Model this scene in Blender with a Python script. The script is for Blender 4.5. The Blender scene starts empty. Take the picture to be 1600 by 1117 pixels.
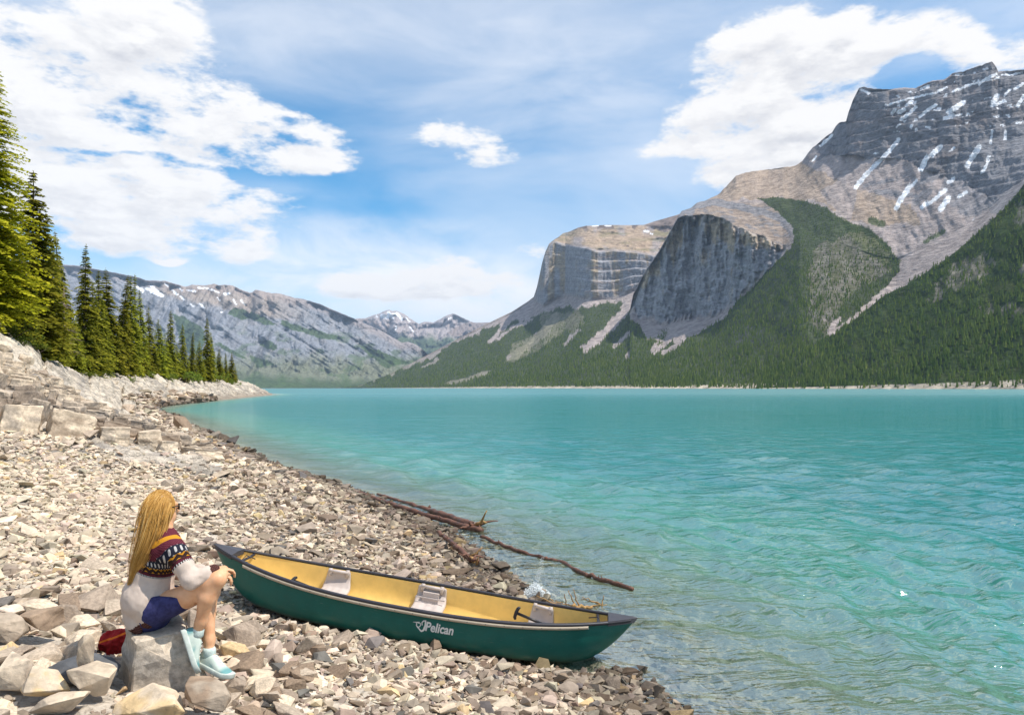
import bpy, bmesh, math, random
import numpy as np
from mathutils import Vector, Matrix

random.seed(7)
rng = np.random.default_rng(7)
scene = bpy.context.scene
COL = scene.collection

# ------------------------------------------------------------------ camera
F = 1142.0            # focal length in photograph pixels (1600 wide)
HOR = 606.0           # horizon row
CAMZ = 2.6            # eye height above the lake
cam_d = bpy.data.cameras.new('camera')
cam = bpy.data.objects.new('camera', cam_d)
COL.objects.link(cam)
cam.location = (0, 0, CAMZ)
cam.rotation_euler = (math.pi / 2, 0, 0)
cam_d.sensor_width = 36.0
cam_d.lens = F / 1600 * 36.0
cam_d.shift_y = (HOR - 558.5) / 1600
cam_d.clip_start = 0.1
cam_d.clip_end = 60000
scene.camera = cam

# ------------------------------------------------------------------ exposure
scene.view_settings.view_transform = 'Standard'
scene.view_settings.look = 'None'
scene.view_settings.gamma = 1.0
scene.view_settings.exposure = 0.45
scene.render.engine = 'CYCLES'
scene.cycles.max_bounces = 6
scene.cycles.diffuse_bounces = 2
scene.cycles.glossy_bounces = 2
scene.cycles.transmission_bounces = 4
scene.cycles.transparent_max_bounces = 12
scene.cycles.volume_bounces = 0
scene.cycles.caustics_reflective = False
scene.cycles.caustics_refractive = False
scene.cycles.sample_clamp_indirect = 4.0

# ------------------------------------------------------------------ sun
SUN_DIR = Vector((0.50, -0.10, 0.86)).normalized()      # towards the sun
sun_d = bpy.data.lights.new('sun', 'SUN')
sun = bpy.data.objects.new('sun', sun_d)
COL.objects.link(sun)
sun.rotation_euler = SUN_DIR.to_track_quat('Z', 'Y').to_euler()
sun_d.energy = 4.2
sun_d.angle = math.radians(0.53)
sun_d.color = (1.0, 0.94, 0.845)
SUN_EL = math.asin(SUN_DIR.z)
SUN_AZ = math.atan2(SUN_DIR.x, SUN_DIR.y)

# ------------------------------------------------------------------ node helpers
class NT:
    """tiny helper to write node trees as expressions"""
    def __init__(self, tree):
        self.t = tree
    def n(self, typ, **kw):
        nd = self.t.nodes.new(typ)
        for k, v in kw.items():
            setattr(nd, k, v)
        return nd
    def put(self, sock, v):
        if v is None:
            return
        if hasattr(v, 'is_output') or isinstance(v, bpy.types.NodeSocket):
            self.t.links.new(v, sock)
        else:
            if isinstance(v, tuple) and len(v) == 3 and sock.type == 'RGBA':
                v = (*v, 1)
            sock.default_value = v
    def m(self, op, a, b=None, c=None, clamp=False):
        nd = self.n('ShaderNodeMath', operation=op, use_clamp=clamp)
        for i, v in enumerate((a, b, c)):
            self.put(nd.inputs[i], v)
        return nd.outputs[0]
    def v(self, op, a, b=None, c=None):
        nd = self.n('ShaderNodeVectorMath', operation=op)
        self.put(nd.inputs[0], a)
        if op == 'SCALE':
            self.put(nd.inputs[3], b)
        else:
            self.put(nd.inputs[1], b)
        if c is not None:
            self.put(nd.inputs[2], c)
        return nd.outputs[1] if op in ('LENGTH', 'DOT_PRODUCT', 'DISTANCE') else nd.outputs[0]
    def xyz(self, x, y, z):
        nd = self.n('ShaderNodeCombineXYZ')
        self.put(nd.inputs[0], x); self.put(nd.inputs[1], y); self.put(nd.inputs[2], z)
        return nd.outputs[0]
    def sep(self, v):
        nd = self.n('ShaderNodeSeparateXYZ'); self.put(nd.inputs[0], v)
        return nd.outputs
    def noise(self, vec, scale, detail=3, rough=0.5, lac=2.0, dist=0.0, col=False):
        nd = self.n('ShaderNodeTexNoise')
        self.put(nd.inputs['Vector'], vec)
        self.put(nd.inputs['Scale'], scale); self.put(nd.inputs['Detail'], detail)
        self.put(nd.inputs['Roughness'], rough); self.put(nd.inputs['Lacunarity'], lac)
        self.put(nd.inputs['Distortion'], dist)
        return nd.outputs[1 if col else 0]
    def voro(self, vec, scale, feature='F1', out=0, rnd=1.0):
        nd = self.n('ShaderNodeTexVoronoi', feature=feature)
        self.put(nd.inputs['Vector'], vec); self.put(nd.inputs['Scale'], scale)
        self.put(nd.inputs['Randomness'], rnd)
        return nd.outputs[out]
    def ramp(self, f, stops, interp='LINEAR'):
        nd = self.n('ShaderNodeValToRGB')
        cr = nd.color_ramp; cr.interpolation = interp
        while len(cr.elements) < len(stops):
            cr.elements.new(0.5)
        for e, (p, c) in zip(cr.elements, stops):
            e.position = p
            e.color = (c, c, c, 1) if isinstance(c, (int, float)) else (*c, 1)
        self.put(nd.inputs[0], f)
        return nd.outputs[0]
    def mix(self, f, a, b, mode='MIX'):
        nd = self.n('ShaderNodeMix', data_type='RGBA', blend_type=mode)
        self.put(nd.inputs[0], f); self.put(nd.inputs[6], a); self.put(nd.inputs[7], b)
        return nd.outputs[2]
    def rng(self, v, a, b, c=0.0, d=1.0, smooth=True):
        nd = self.n('ShaderNodeMapRange', interpolation_type='SMOOTHSTEP' if smooth else 'LINEAR')
        for i, x in enumerate((v, a, b, c, d)):
            self.put(nd.inputs[i], x)
        return nd.outputs[0]
    def attr(self, name, out=0):
        nd = self.n('ShaderNodeAttribute', attribute_name=name)
        return nd.outputs[out]
    def bump(self, h, strength=0.5, dist=0.1, normal=None):
        nd = self.n('ShaderNodeBump')
        self.put(nd.inputs['Height'], h); self.put(nd.inputs['Strength'], strength)
        self.put(nd.inputs['Distance'], dist); self.put(nd.inputs['Normal'], normal)
        return nd.outputs[0]

def new_mat(name):
    m = bpy.data.materials.new(name); m.use_nodes = True
    m.node_tree.nodes.clear()
    T = NT(m.node_tree)
    out = T.n('ShaderNodeOutputMaterial')
    return m, T, out

def principled(T, out, color, rough=0.8, spec=0.3, normal=None, metallic=0.0, **kw):
    b = T.n('ShaderNodeBsdfPrincipled')
    T.put(b.inputs['Base Color'], color); T.put(b.inputs['Roughness'], rough)
    T.put(b.inputs['Specular IOR Level'], spec); T.put(b.inputs['Metallic'], metallic)
    if normal is not None:
        T.put(b.inputs['Normal'], normal)
    for k, v in kw.items():
        T.put(b.inputs[k], v)
    if out is not None:
        T.t.links.new(b.outputs[0], out.inputs[0])
    return b

def simple_mat(name, color, rough=0.6, spec=0.3, noise=0.0, nscale=20.0, bump=0.0, metallic=0.0):
    m, T, out = new_mat(name)
    tc = T.n('ShaderNodeTexCoord').outputs['Object']
    c = color; nrm = None
    if noise > 0:
        nz = T.noise(tc, nscale, 4, 0.6)
        c = T.mix(T.rng(nz, 0.3, 0.7), tuple(x * (1 - noise) for x in color), tuple(min(1, x * (1 + noise)) for x in color))
    if bump > 0:
        nrm = T.bump(T.noise(tc, nscale * 2, 4, 0.6), bump, 0.01)
    principled(T, out, c, rough, spec, nrm, metallic)
    return m

# ------------------------------------------------------------------ world: sky with clouds
world = bpy.data.worlds.new('World'); scene.world = world; world.use_nodes = True
wt = world.node_tree; wt.nodes.clear()
W = NT(wt)
def px_dir(x, y):
    a = math.atan2((x - 800) / F, 1.0)
    e = math.atan2((HOR - y) / F, math.hypot((x - 800) / F, 1.0))
    return a, e
# cumulus clouds: centre x, y, half width, half height (photograph pixels), weight
CLOUDS = [
    (150, 238, 120, 10, -0.85), (330, 262, 110, 9, -0.55), (190, 346, 110, 7, -0.6), (50, 352, 90, 12, -0.5), (255, 112, 40, 22, -0.35), (380, 310, 40, 30, -0.25), (60, 240, 60, 8, -0.4), (1430, 110, 50, 14, -0.45), (1240, 70, 40, 10, -0.15),
    (40, 110, 200, 70, 0.95), (190, 150, 140, 70, 0.80), (60, 190, 220, 40, 0.85), (340, 205, 160, 40, 0.80), (465, 232, 80, 22, 0.72), (230, 195, 140, 26, 0.5), (110, 58, 120, 24, 0.5), (300, 140, 60, 30, 0.45),
    (110, 285, 250, 32, 0.85), (285, 290, 120, 36, 0.8), (330, 340, 110, 42, 0.75), (180, 330, 180, 20, 0.62), (210, 378, 110, 18, 0.82), (345, 378, 70, 24, 0.62), (20, 250, 90, 30, 0.55), (60, 350, 120, 26, 0.55),
    (265, 32, 78, 26, 0.78), (160, 2, 60, 14, 0.45),
    (722, 226, 70, 22, 0.62), (690, 200, 30, 14, 0.42), (780, 250, 30, 14, 0.35), (1045, 232, 40, 14, 0.36), (830, 392, 32, 13, 0.75), (460, 182, 26, 4, 0.42),
    (1205, 95, 110, 58, 0.80), (1175, 190, 85, 60, 0.66), (1270, 150, 130, 62, 0.70), (1370, 75, 120, 30, 0.62), (1270, 235, 120, 50, 0.66), (1135, 278, 45, 20, 0.50), (1500, 88, 60, 26, 0.5), (1590, 95, 70, 30, 0.66), (1340, 30, 40, 10, 0.35),
    (715, 432, 66, 22, 1.05), (640, 442, 80, 20, 0.55), (560, 452, 90, 18, 0.42), (690, 462, 150, 12, 0.42), (275, 414, 20, 5, 0.5),
]
cg = bpy.data.node_groups.new('cloud_density', 'ShaderNodeTree')
cg.interface.new_socket('P', in_out='INPUT', socket_type='NodeSocketVector')
cg.interface.new_socket('D', in_out='OUTPUT', socket_type='NodeSocketFloat')
G = NT(cg)
gi = G.n('NodeGroupInput'); go = G.n('NodeGroupOutput')
P = gi.outputs[0]
warp = G.v('SUBTRACT', G.noise(P, 7.0, 2, 0.55, col=True), (0.5, 0.5, 0.5))
Pw = G.v('ADD', P, G.v('MULTIPLY', warp, (0.09, 0.05, 0)))
acc = None
for (cx, cy, wx, wy, wgt) in CLOUDS:
    a, e = px_dir(cx, cy)
    k = 1.0 / math.hypot(1, (cx - 800) / F)
    ra, re = wx / F * k * k, wy / F * k
    q = G.v('MULTIPLY_ADD', Pw, (1 / ra, 1 / re, 0), (-a / ra, -e / re, 0))
    b = G.m('MULTIPLY', G.m('EXPONENT', G.m('MULTIPLY', G.v('DOT_PRODUCT', q, q), -0.7)), wgt)
    acc = b if acc is None else G.m('ADD', acc, b)
# the same kind of broken cumulus goes on round the rest of the sky
sx, sy, sz = G.sep(P)
rest = G.m('MAXIMUM', G.rng(G.m('ABSOLUTE', sx), 0.68, 0.95), G.rng(sy, 0.52, 0.72))
big = G.m('MULTIPLY', G.rng(G.noise(G.v('MULTIPLY', P, (1, 1.6, 1)), 2.6, 2, 0.5), 0.47, 0.68), 0.9)
acc = G.m('MULTIPLY_ADD', rest, big, acc)
n1 = G.noise(G.v('MULTIPLY', P, (1, 2.3, 1)), 9.5, 8, 0.64)
D = G.m('ADD', G.m('MINIMUM', acc, 0.80), G.m('MULTIPLY', G.m('SUBTRACT', n1, 0.52), 2.7))
D = G.m('MULTIPLY', D, G.rng(acc, 0.04, 0.40))
cg.links.new(D, go.inputs[0])

dirv = W.n('ShaderNodeTexCoord').outputs['Generated']
dx, dy, dz = W.sep(dirv)
az = W.m('ARCTAN2', dx, dy)
el = W.m('ARCSINE', dz)
Pd = W.xyz(az, el, 0.37)
def cloud(vec):
    nd = W.n('ShaderNodeGroup'); nd.node_tree = cg
    W.put(nd.inputs[0], vec)
    return nd.outputs[0]
D0 = cloud(Pd)
D1 = cloud(W.v('ADD', Pd, (0.012, 0.022, 0)))
mask = W.rng(D0, 0.20, 0.66)
shade = W.m('MULTIPLY', W.rng(W.m('SUBTRACT', D1, D0), -0.35, 0.75), W.rng(D0, 0.25, 1.0))
cloud_col = W.mix(shade, (0.77, 0.76, 0.755), (0.40, 0.415, 0.47))

sky = W.n('ShaderNodeTexSky', sky_type='NISHITA')
sky.sun_disc = False
sky.sun_elevation = SUN_EL
sky.sun_rotation = SUN_AZ
sky.altitude = 1475
sky.air_density = 1.0; sky.dust_density = 0.3; sky.ozone_density = 1.5
SKY_S = 0.13
hsv = W.n('ShaderNodeHueSaturation')
W.put(hsv.inputs['Hue'], 0.488); W.put(hsv.inputs['Saturation'], 1.55); W.put(hsv.inputs['Value'], 1.0)
W.put(hsv.inputs['Color'], W.v('SCALE', sky.outputs[0], SKY_S))
skyc = hsv.outputs[0]
# thin cirrus veil
cp = W.v('MULTIPLY', Pd, (1.0, 3.0, 1.0))
rot = W.n('ShaderNodeVectorRotate', rotation_type='Z_AXIS'); W.put(rot.inputs[0], cp); W.put(rot.inputs['Angle'], 0.30)
c1 = W.noise(rot.outputs[0], 2.0, 5, 0.55, dist=0.5)
c2 = W.noise(Pd, 1.9, 2, 0.5)
veil = W.m('MULTIPLY', W.rng(c1, 0.34, 0.80), W.rng(c2, 0.30, 0.62, 0.25, 1.0))
low = W.rng(el, 0.20, 0.05, 0.0, 0.85)
veil = W.m('MAXIMUM', W.m('MULTIPLY', veil, 0.55), W.m('MULTIPLY', low, W.rng(c1, 0.25, 0.60, 0.35, 1.0)))
upper = W.m('MULTIPLY', W.rng(el, 0.27, 0.50), 0.42)
veil = W.m('MAXIMUM', veil, W.m('MULTIPLY', upper, W.rng(c1, 0.25, 0.65, 0.55, 1.0)))
fib = W.rng(W.noise(rot.outputs[0], 5.0, 6, 0.6, dist=0.4), 0.30, 0.66, 0.30, 1.0)
for (cx, cy, wx, wy, wgt) in ((560, 430, 280, 56, 1.1), (760, 465, 220, 46, 1.1), (430, 400, 130, 36, 0.8), (560, 60, 420, 70, 0.34), (950, 150, 200, 120, 0.36), (1500, 40, 300, 60, 0.45), (600, 355, 160, 12, 0.35), (480, 300, 120, 10, 0.25), (130, 20, 300, 60, 0.4)):
    a, e = px_dir(cx, cy); ra, re = wx / F, wy / F
    q = W.v('MULTIPLY_ADD', Pd, (1 / ra, 1 / re, 0), (-a / ra, -e / re, 0))
    b = W.m('MULTIPLY', W.m('EXPONENT', W.m('MULTIPLY', W.v('DOT_PRODUCT', q, q), -0.7)), wgt)
    veil = W.m('MULTIPLY_ADD', b, W.m('MULTIPLY', fib, W.m('SUBTRACT', 1.0, veil)), veil)
c = W.mix(veil, skyc, (0.77, 0.785, 0.82))
c = W.mix(mask, c, cloud_col)
bg = W.n('ShaderNodeBackground'); W.put(bg.inputs[0], c); W.put(bg.inputs[1], 1.0)
wo = W.n('ShaderNodeOutputWorld'); wt.links.new(bg.outputs[0], wo.inputs[0])
world.cycles.sampling_method = 'MANUAL'
world.cycles.sample_map_resolution = 256

# ------------------------------------------------------------------ numpy helpers
def at(x, y, d):
    """a photograph pixel at a chosen distance in front of the eye -> a point in the place"""
    return Vector(((x - 800) / F * d, d, CAMZ + (HOR - y) / F * d))

def _hash(ix, iy, iz, seed):
    h = (ix.astype(np.int64) * 374761393 + iy.astype(np.int64) * 668265263 + iz.astype(np.int64) * 2147483647 + seed * 974634777) & 0xffffffff
    h = ((h ^ (h >> 13)) * 1274126177) & 0xffffffff
    h = ((h ^ (h >> 16)) * 2246822519) & 0xffffffff
    return ((h ^ (h >> 15)) & 0xffffff) / float(0xffffff)

def noise2(x, y, seed=0):
    x = np.asarray(x, float); y = np.asarray(y, float)
    ix = np.floor(x); iy = np.floor(y)
    fx = x - ix; fy = y - iy
    u = fx * fx * fx * (fx * (fx * 6 - 15) + 10); v = fy * fy * fy * (fy * (fy * 6 - 15) + 10)
    z = np.zeros_like(ix)
    a = _hash(ix, iy, z, seed); b = _hash(ix + 1, iy, z, seed); c_ = _hash(ix, iy + 1, z, seed); d = _hash(ix + 1, iy + 1, z, seed)
    return (a + (b - a) * u) * (1 - v) + (c_ + (d - c_) * u) * v

def fbm2(x, y, oct=4, seed=0, gain=0.5):
    s = 0.0; amp = 1.0; tot = 0.0
    x = np.asarray(x, float); y = np.asarray(y, float)
    for o in range(oct):
        s = s + amp * noise2(x, y, seed + o * 17); tot += amp
        amp *= gain; x = x * 2.03 + 11.3; y = y * 2.03 + 5.7
    return s / tot - 0.5

def ridge2(x, y, oct=4, seed=0, gain=0.5):
    s = 0.0; amp = 1.0; tot = 0.0
    x = np.asarray(x, float); y = np.asarray(y, float)
    for o in range(oct):
        s = s + amp * (1 - np.abs(2 * noise2(x, y, seed + o * 17) - 1)); tot += amp
        amp *= gain; x = x * 2.03 + 11.3; y = y * 2.03 + 5.7
    return s / tot

def noise3(x, y, z, seed=0):
    ix = np.floor(x); iy = np.floor(y); iz = np.floor(z)
    fx = x - ix; fy = y - iy; fz = z - iz
    u = fx * fx * (3 - 2 * fx); v = fy * fy * (3 - 2 * fy); w = fz * fz * (3 - 2 * fz)
    r = 0
    for i in (0, 1):
        for j in (0, 1):
            for k in (0, 1):
                r = r + _hash(ix + i, iy + j, iz + k, seed) * (u if i else 1 - u) * (v if j else 1 - v) * (w if k else 1 - w)
    return r

def fbm3(p, scale, oct=3, seed=0, gain=0.5):
    s = 0.0; amp = 1.0; tot = 0.0
    q = p * scale
    for o in range(oct):
        s = s + amp * noise3(q[:, 0], q[:, 1], q[:, 2], seed + o * 13); tot += amp
        amp *= gain; q = q * 2.03 + 7.7
    return s / tot - 0.5

def voronoi2(x, y, seed=0):
    """cell id hash, distance to edge (F2-F1), cell centre offset"""
    ix = np.floor(x); iy = np.floor(y)
    f1 = np.full(x.shape, 9.0); f2 = np.full(x.shape, 9.0); cid = np.zeros(x.shape)
    ddx = np.zeros(x.shape); ddy = np.zeros(x.shape)
    for i in (-1, 0, 1):
        for j in (-1, 0, 1):
            cx = ix + i; cy = iy + j; z = np.zeros_like(cx)
            px = cx + 0.15 + 0.7 * _hash(cx, cy, z, seed); py = cy + 0.15 + 0.7 * _hash(cx, cy, z + 1, seed)
            d = np.hypot(x - px, y - py)
            closer = d < f1
            f2 = np.where(closer, f1, np.minimum(f2, d))
            ddx = np.where(closer, x - px, ddx); ddy = np.where(closer, y - py, ddy)
            cid = np.where(closer, _hash(cx, cy, z + 2, seed), cid)
            f1 = np.where(closer, d, f1)
    return cid, f2 - f1, ddx, ddy

def sstep(a, b, x):
    t = np.clip((x - a) / (b - a), 0, 1)
    return t * t * (3 - 2 * t)

def make_mesh(name, verts, faces, mat=None, smooth=False):
    """fast mesh from arrays; faces an (m,3) or (m,4) array"""
    me = bpy.data.meshes.new(name)
    verts = np.ascontiguousarray(verts, dtype=np.float32); faces = np.ascontiguousarray(faces, dtype=np.int32)
    n, k = faces.shape
    me.vertices.add(len(verts)); me.vertices.foreach_set('co', verts.ravel())
    me.loops.add(n * k); me.loops.foreach_set('vertex_index', faces.ravel())
    me.polygons.add(n)
    me.polygons.foreach_set('loop_start', np.arange(0, n * k, k, dtype=np.int32))
    me.polygons.foreach_set('loop_total', np.full(n, k, dtype=np.int32))
    me.polygons.foreach_set('use_smooth', np.full(n, bool(smooth)))
    me.update(calc_edges=True)
    if mat is not None:
        me.materials.append(mat)
    return me

def set_col(me, name, cols):
    a = me.attributes.new(name, 'FLOAT_COLOR', 'POINT')
    c4 = np.ones((len(cols), 4), np.float32); c4[:, :3] = cols
    a.data.foreach_set('color', c4.ravel())

def set_val(me, name, vals):
    a = me.attributes.new(name, 'FLOAT', 'POINT')
    a.data.foreach_set('value', np.ascontiguousarray(vals, dtype=np.float32))

def grid_faces(nr, nc):
    i = np.arange(nr - 1)[:, None] * nc + np.arange(nc - 1)[None, :]
    return np.stack([i, i + 1, i + nc + 1, i + nc], -1).reshape(-1, 4)

def link(name, me, parent=None, label=None, cat=None, group=None, kind=None):
    o = bpy.data.objects.new(name, me)
    COL.objects.link(o)
    if parent is not None:
        o.parent = parent
    if label: o['label'] = label
    if cat: o['category'] = cat
    if group: o['group'] = group
    if kind: o['kind'] = kind
    return o

def empty(name, loc, label=None, cat=None, group=None, rz=0.0):
    o = link(name, None, None, label, cat, group)
    o.location = loc; o.rotation_euler = (0, 0, rz)
    o.empty_display_size = 0.2
    return o

def tube(path, radii, n=8, cap=True, twist=0.0):
    """tube along a polyline -> verts, quad faces (caps as degenerate quads)"""
    path = np.asarray(path, float); m = len(path)
    radii = np.broadcast_to(np.asarray(radii, float), (m,))
    tan = np.gradient(path, axis=0); tan /= np.linalg.norm(tan, axis=1)[:, None] + 1e-9
    up = np.array([0, 0, 1.0])
    if abs(tan[0] @ up) > 0.9: up = np.array([1.0, 0, 0])
    vs = []
    a_prev = None
    for i in range(m):
        t = tan[i]
        a = (up - t * (up @ t)) if a_prev is None else (a_prev - t * (a_prev @ t))
        a /= np.linalg.norm(a) + 1e-9; a_prev = a
        b = np.cross(t, a)
        ang = np.linspace(0, 2 * np.pi, n, endpoint=False) + twist
        vs.append(path[i] + radii[i] * (np.cos(ang)[:, None] * a + np.sin(ang)[:, None] * b))
    vs = np.concatenate(vs)
    fs = []
    for i in range(m - 1):
        for j in range(n):
            fs.append((i * n + j, i * n + (j + 1) % n, (i + 1) * n + (j + 1) % n, (i + 1) * n + j))
    if cap:
        c0 = len(vs); vs = np.vstack([vs, path[0], path[-1]])
        for j in range(0, n, 1):
            fs.append((c0, (j + 1) % n, j, c0)); k = (m - 1) * n
            fs.append((c0 + 1, k + j, k + (j + 1) % n, c0 + 1))
    return vs, fs

class MB:
    """collects pieces of ONE part"""
    def __init__(self):
        self.v = []; self.f = []; self.n = 0; self.mi = []
    def add(self, vs, fs, mi=0):
        vs = np.asarray(vs, float)
        self.v.append(vs)
        for f in fs:
            f = [i + self.n for i in dict.fromkeys(f)]
            self.f.append(f); self.mi.append(mi)
        self.n += len(vs)
        return self
    def tube(self, path, r, n=8, cap=True, mi=0):
        vs, fs = tube(path, r, n, cap); return self.add(vs, fs, mi)
    def box(self, c, s, R=None, mi=0):
        c = np.asarray(c, float); s = np.asarray(s, float) / 2
        p = np.array([(x, y, z) for x in (-1, 1) for y in (-1, 1) for z in (-1, 1)], float) * s
        if R is not None: p = p @ np.asarray(R).T
        return self.add(p + c, [(0, 1, 3, 2), (4, 6, 7, 5), (0, 4, 5, 1), (2, 3, 7, 6), (0, 2, 6, 4), (1, 5, 7, 3)], mi)
    def mesh(self, name, mats, smooth=True):
        me = bpy.data.meshes.new(name)
        me.from_pydata(np.concatenate(self.v).tolist(), [], self.f)
        if not isinstance(mats, (list, tuple)): mats = [mats]
        for m in mats: me.materials.append(m)
        me.polygons.foreach_set('material_index', self.mi)
        me.polygons.foreach_set('use_smooth', [bool(smooth)] * len(self.f))
        me.update()
        return me
# ================================================================== where the canoe lies (the ground beneath it is trodden to fit)
CANOE_L = 4.36
_cl = at(328, 853, 7.50); _cr = at(979, 967, 7.02)
CANOE_TIP = 0.50
_ca = Vector((_cl.x, _cl.y, _cl.z - CANOE_TIP)); _cb = Vector((_cr.x, _cr.y, _cr.z - CANOE_TIP))
CANOE_C = (_ca + _cb) / 2
_ux = (_cb - _ca).normalized(); _uy = Vector((0, 0, 1)).cross(_ux).normalized(); _uz = _ux.cross(_uy)
CANOE_M = Matrix(((_ux.x, _uy.x, _uz.x, CANOE_C.x), (_ux.y, _uy.y, _uz.y, CANOE_C.y), (_ux.z, _uy.z, _uz.z, CANOE_C.z), (0, 0, 0, 1)))
CANOE_L = (_cb - _ca).length
CANOE_AX = ((_ca.x, _ca.y), (_cb.x, _cb.y), 0.40)

def canoe_keel(t):
    a = np.abs(t)
    return 0.012 * t ** 2 + 0.47 * np.clip((a - .70) / .30, 0, 1) ** 2.3

def canoe_carve(X, Y, h):
    """lower the ground to just under the hull"""
    dx, dy = X - CANOE_C.x, Y - CANOE_C.y
    lx = (dx * _ux.x + dy * _ux.y) / (_ux.x ** 2 + _ux.y ** 2); ly = dx * _uy.x + dy * _uy.y
    t = lx / (CANOE_L / 2)
    zb = CANOE_C.z + _ux.z * lx + canoe_keel(t) - 0.055
    w = (1 - sstep(.28, .62, np.abs(ly))) * (1 - sstep(.96, 1.12, np.abs(t)))
    return np.where(w > 0, h - w * np.maximum(h - zb, 0), h)
# ================================================================== shore terrain
SHORE_Y = np.array([-12, -4, 0, 2, 4.5, 5.9, 7.55, 10.5, 13.3, 18, 24, 35, 56, 87, 112, 156, 198, 270, 330, 345, 356, 375, 430])
SHORE_X = np.array([9.0, 5.9, 4.3, 3.2, 1.95, 1.30, 0.80, -.25, -1.15, -3.8, -7.6, -13.8, -25.5, -43.0, -51.5, -63.5, -73.8, -90, -109, -122, -160, -320, -700])
SC = 0.94
def shore_x(Y):
    Y = np.asarray(Y, float)
    wob = 0.02 * np.clip(np.abs(Y), 3, 200)
    return np.interp(Y, SHORE_Y, SHORE_X) + wob * (fbm2(Y / (2.0 + 0.09 * np.abs(Y)), Y * 0, 3, 3)) * 1.2

PROF_Y = [11.0, 14.5, 19.0, 25.0, 45.0, 62.0, 110.0, 200.0, 420.0]
PROF = [
    ([0, 1, 2, 4, 6, 8, 12, 20, 40, 90], [0, .13, .27, .57, .86, 1.16, 1.8, 4, 12, 24]),
    ([0, 1, 2, 4, 6, 8, 12, 20, 40, 90], [0, .15, .30, .62, .92, 1.22, 2.0, 5, 14, 26]),
    ([0, 1, 2, 4, 6, 8, 12, 20, 40, 90], [0, .20, .48, .95, 1.5, 2.05, 3.4, 6.8, 15, 28]),
    ([0, 1, 2, 4, 6, 8, 12, 20, 40, 90], [0, .20, .45, 1.10, 1.95, 2.8, 4.7, 7.6, 15, 28]),
    ([0, 1, 2, 4, 6, 8, 12, 20, 40, 90], [0, .15, .35, .95, 1.9, 3.4, 7.0, 9.5, 15, 28]),
    ([0, 1, 2, 4, 6, 8, 12, 20, 40, 90], [0, .15, .4, 1.1, 2.2, 3.7, 6.0, 8.2, 13, 25]),
    ([0, 1, 2, 4, 6, 8, 12, 20, 40, 90], [0, .30, .6, 1.9, 3.2, 4.4, 5.4, 6.6, 10, 20]),
    ([0, 1, 2, 4, 6, 8, 12, 20, 40, 90], [0, .25, .5, 1.4, 2.6, 3.9, 5.4, 6.2, 8, 14]),
    ([0, 1, 2, 4, 6, 8, 12, 20, 40, 90], [0, .25, .5, 1.2, 2.0, 3.0, 4.4, 5.2, 6, 9]),
]
_PS = np.concatenate([np.linspace(0, 12, 49), np.linspace(13, 90, 78)])
_PT = np.array([np.interp(_PS, a, b) for a, b in PROF])
def base_h(s, Y):
    """smooth ground height from distance to the waterline s and depth Y"""
    s = np.asarray(s, float); Y = np.asarray(Y, float)
    sc = np.clip(s, 0, 89.9)
    js = np.interp(sc, _PS, np.arange(len(_PS))); j0 = np.clip(js.astype(int), 0, len(_PS) - 2); fj = js - j0
    iy = np.interp(Y, PROF_Y, np.arange(len(PROF_Y))); i0 = np.clip(iy.astype(int), 0, len(PROF_Y) - 2); fi = iy - i0
    g = lambda i, j: _PT[i, j]
    h = (g(i0, j0) * (1 - fj) + g(i0, j0 + 1) * fj) * (1 - fi) + (g(i0 + 1, j0) * (1 - fj) + g(i0 + 1, j0 + 1) * fj) * fi
    under = np.where(s < 0, 0.17 * s - 0.010 * s * s, 0)
    return h + np.maximum(under, -9.0)

def shore_s(X, Y):
    return (shore_x(Y) - X) * SC

def outcrop_mask(s, Y):
    edge = 15.4 + 1.3 * fbm2(s / 2.5, Y * 0, 2, 31) * 2
    lim = np.interp(Y, [15, 19, 24, 30, 45, 70, 120], [3.6, 2.9, 1.9, 1.3, 1.1, 1.4, 1.6])
    return sstep(edge, edge + 1.2, Y) * sstep(lim - 0.4, lim + 0.7, s + 0.6 * fbm2(s, Y / 2, 2, 9))

def ground_h(X, Y, rock=True):
    s = shore_s(X, Y)
    h = base_h(s, Y)
    near = 1 - sstep(14, 20, Y)
    h = h + near * (0.10 * fbm2(X / 1.7, Y / 1.7, 3, 5) + 0.05 * fbm2(X / .5, Y / .5, 2, 6)) * sstep(-0.4, 1.0, s)
    h = canoe_carve(X, Y, h)
    if rock:
        om = outcrop_mask(s, Y)
        k = np.clip(Y / 26.0, 0.75, 4.0)                       # blocks grow with distance: only large forms can be seen there
        u = (X * 0.86 + Y * 0.5) / k; v = (-X * 0.5 + Y * 0.86) / k
        u = u + 0.25 * fbm2(u * 1.3, v * 1.3, 2, 77); v = v + 0.25 * fbm2(u * 1.3 + 9, v * 1.3, 2, 78)
        c1, e1, ax, ay = voronoi2(u / 1.5, v / 0.95, 41)
        c2, e2, bx, by = voronoi2(u / 0.55, v / 0.42, 42)
        blocks = (c1 - 0.45) * 0.85 + ax * (c1 - .5) * 0.9 + ay * 0.25 + (c2 - 0.5) * 0.26 + bx * (c2 - .5) * .2
        crack = (-0.30 * (1 - sstep(0.0, 0.10, e1)) - 0.10 * (1 - sstep(0.0, 0.12, e2))) * sstep(45, 70, Y)
        h = h + om * k ** 0.5 * (np.interp(Y, [16, 30, 60, 100], [.3, .42, .5, .55]) * blocks + crack + 0.10 * fbm2(X / .4, Y / .4, 3, 8) + sstep(24, 30, Y) * (0.55 * (ridge2(X / 1.3 + Y / 3, Y / 2.6, 4, 14) - .55) + .35 * fbm2(X / .7, Y / 1.1, 3, 15))) * sstep(0.2, 2.4, s)
    return h

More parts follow.
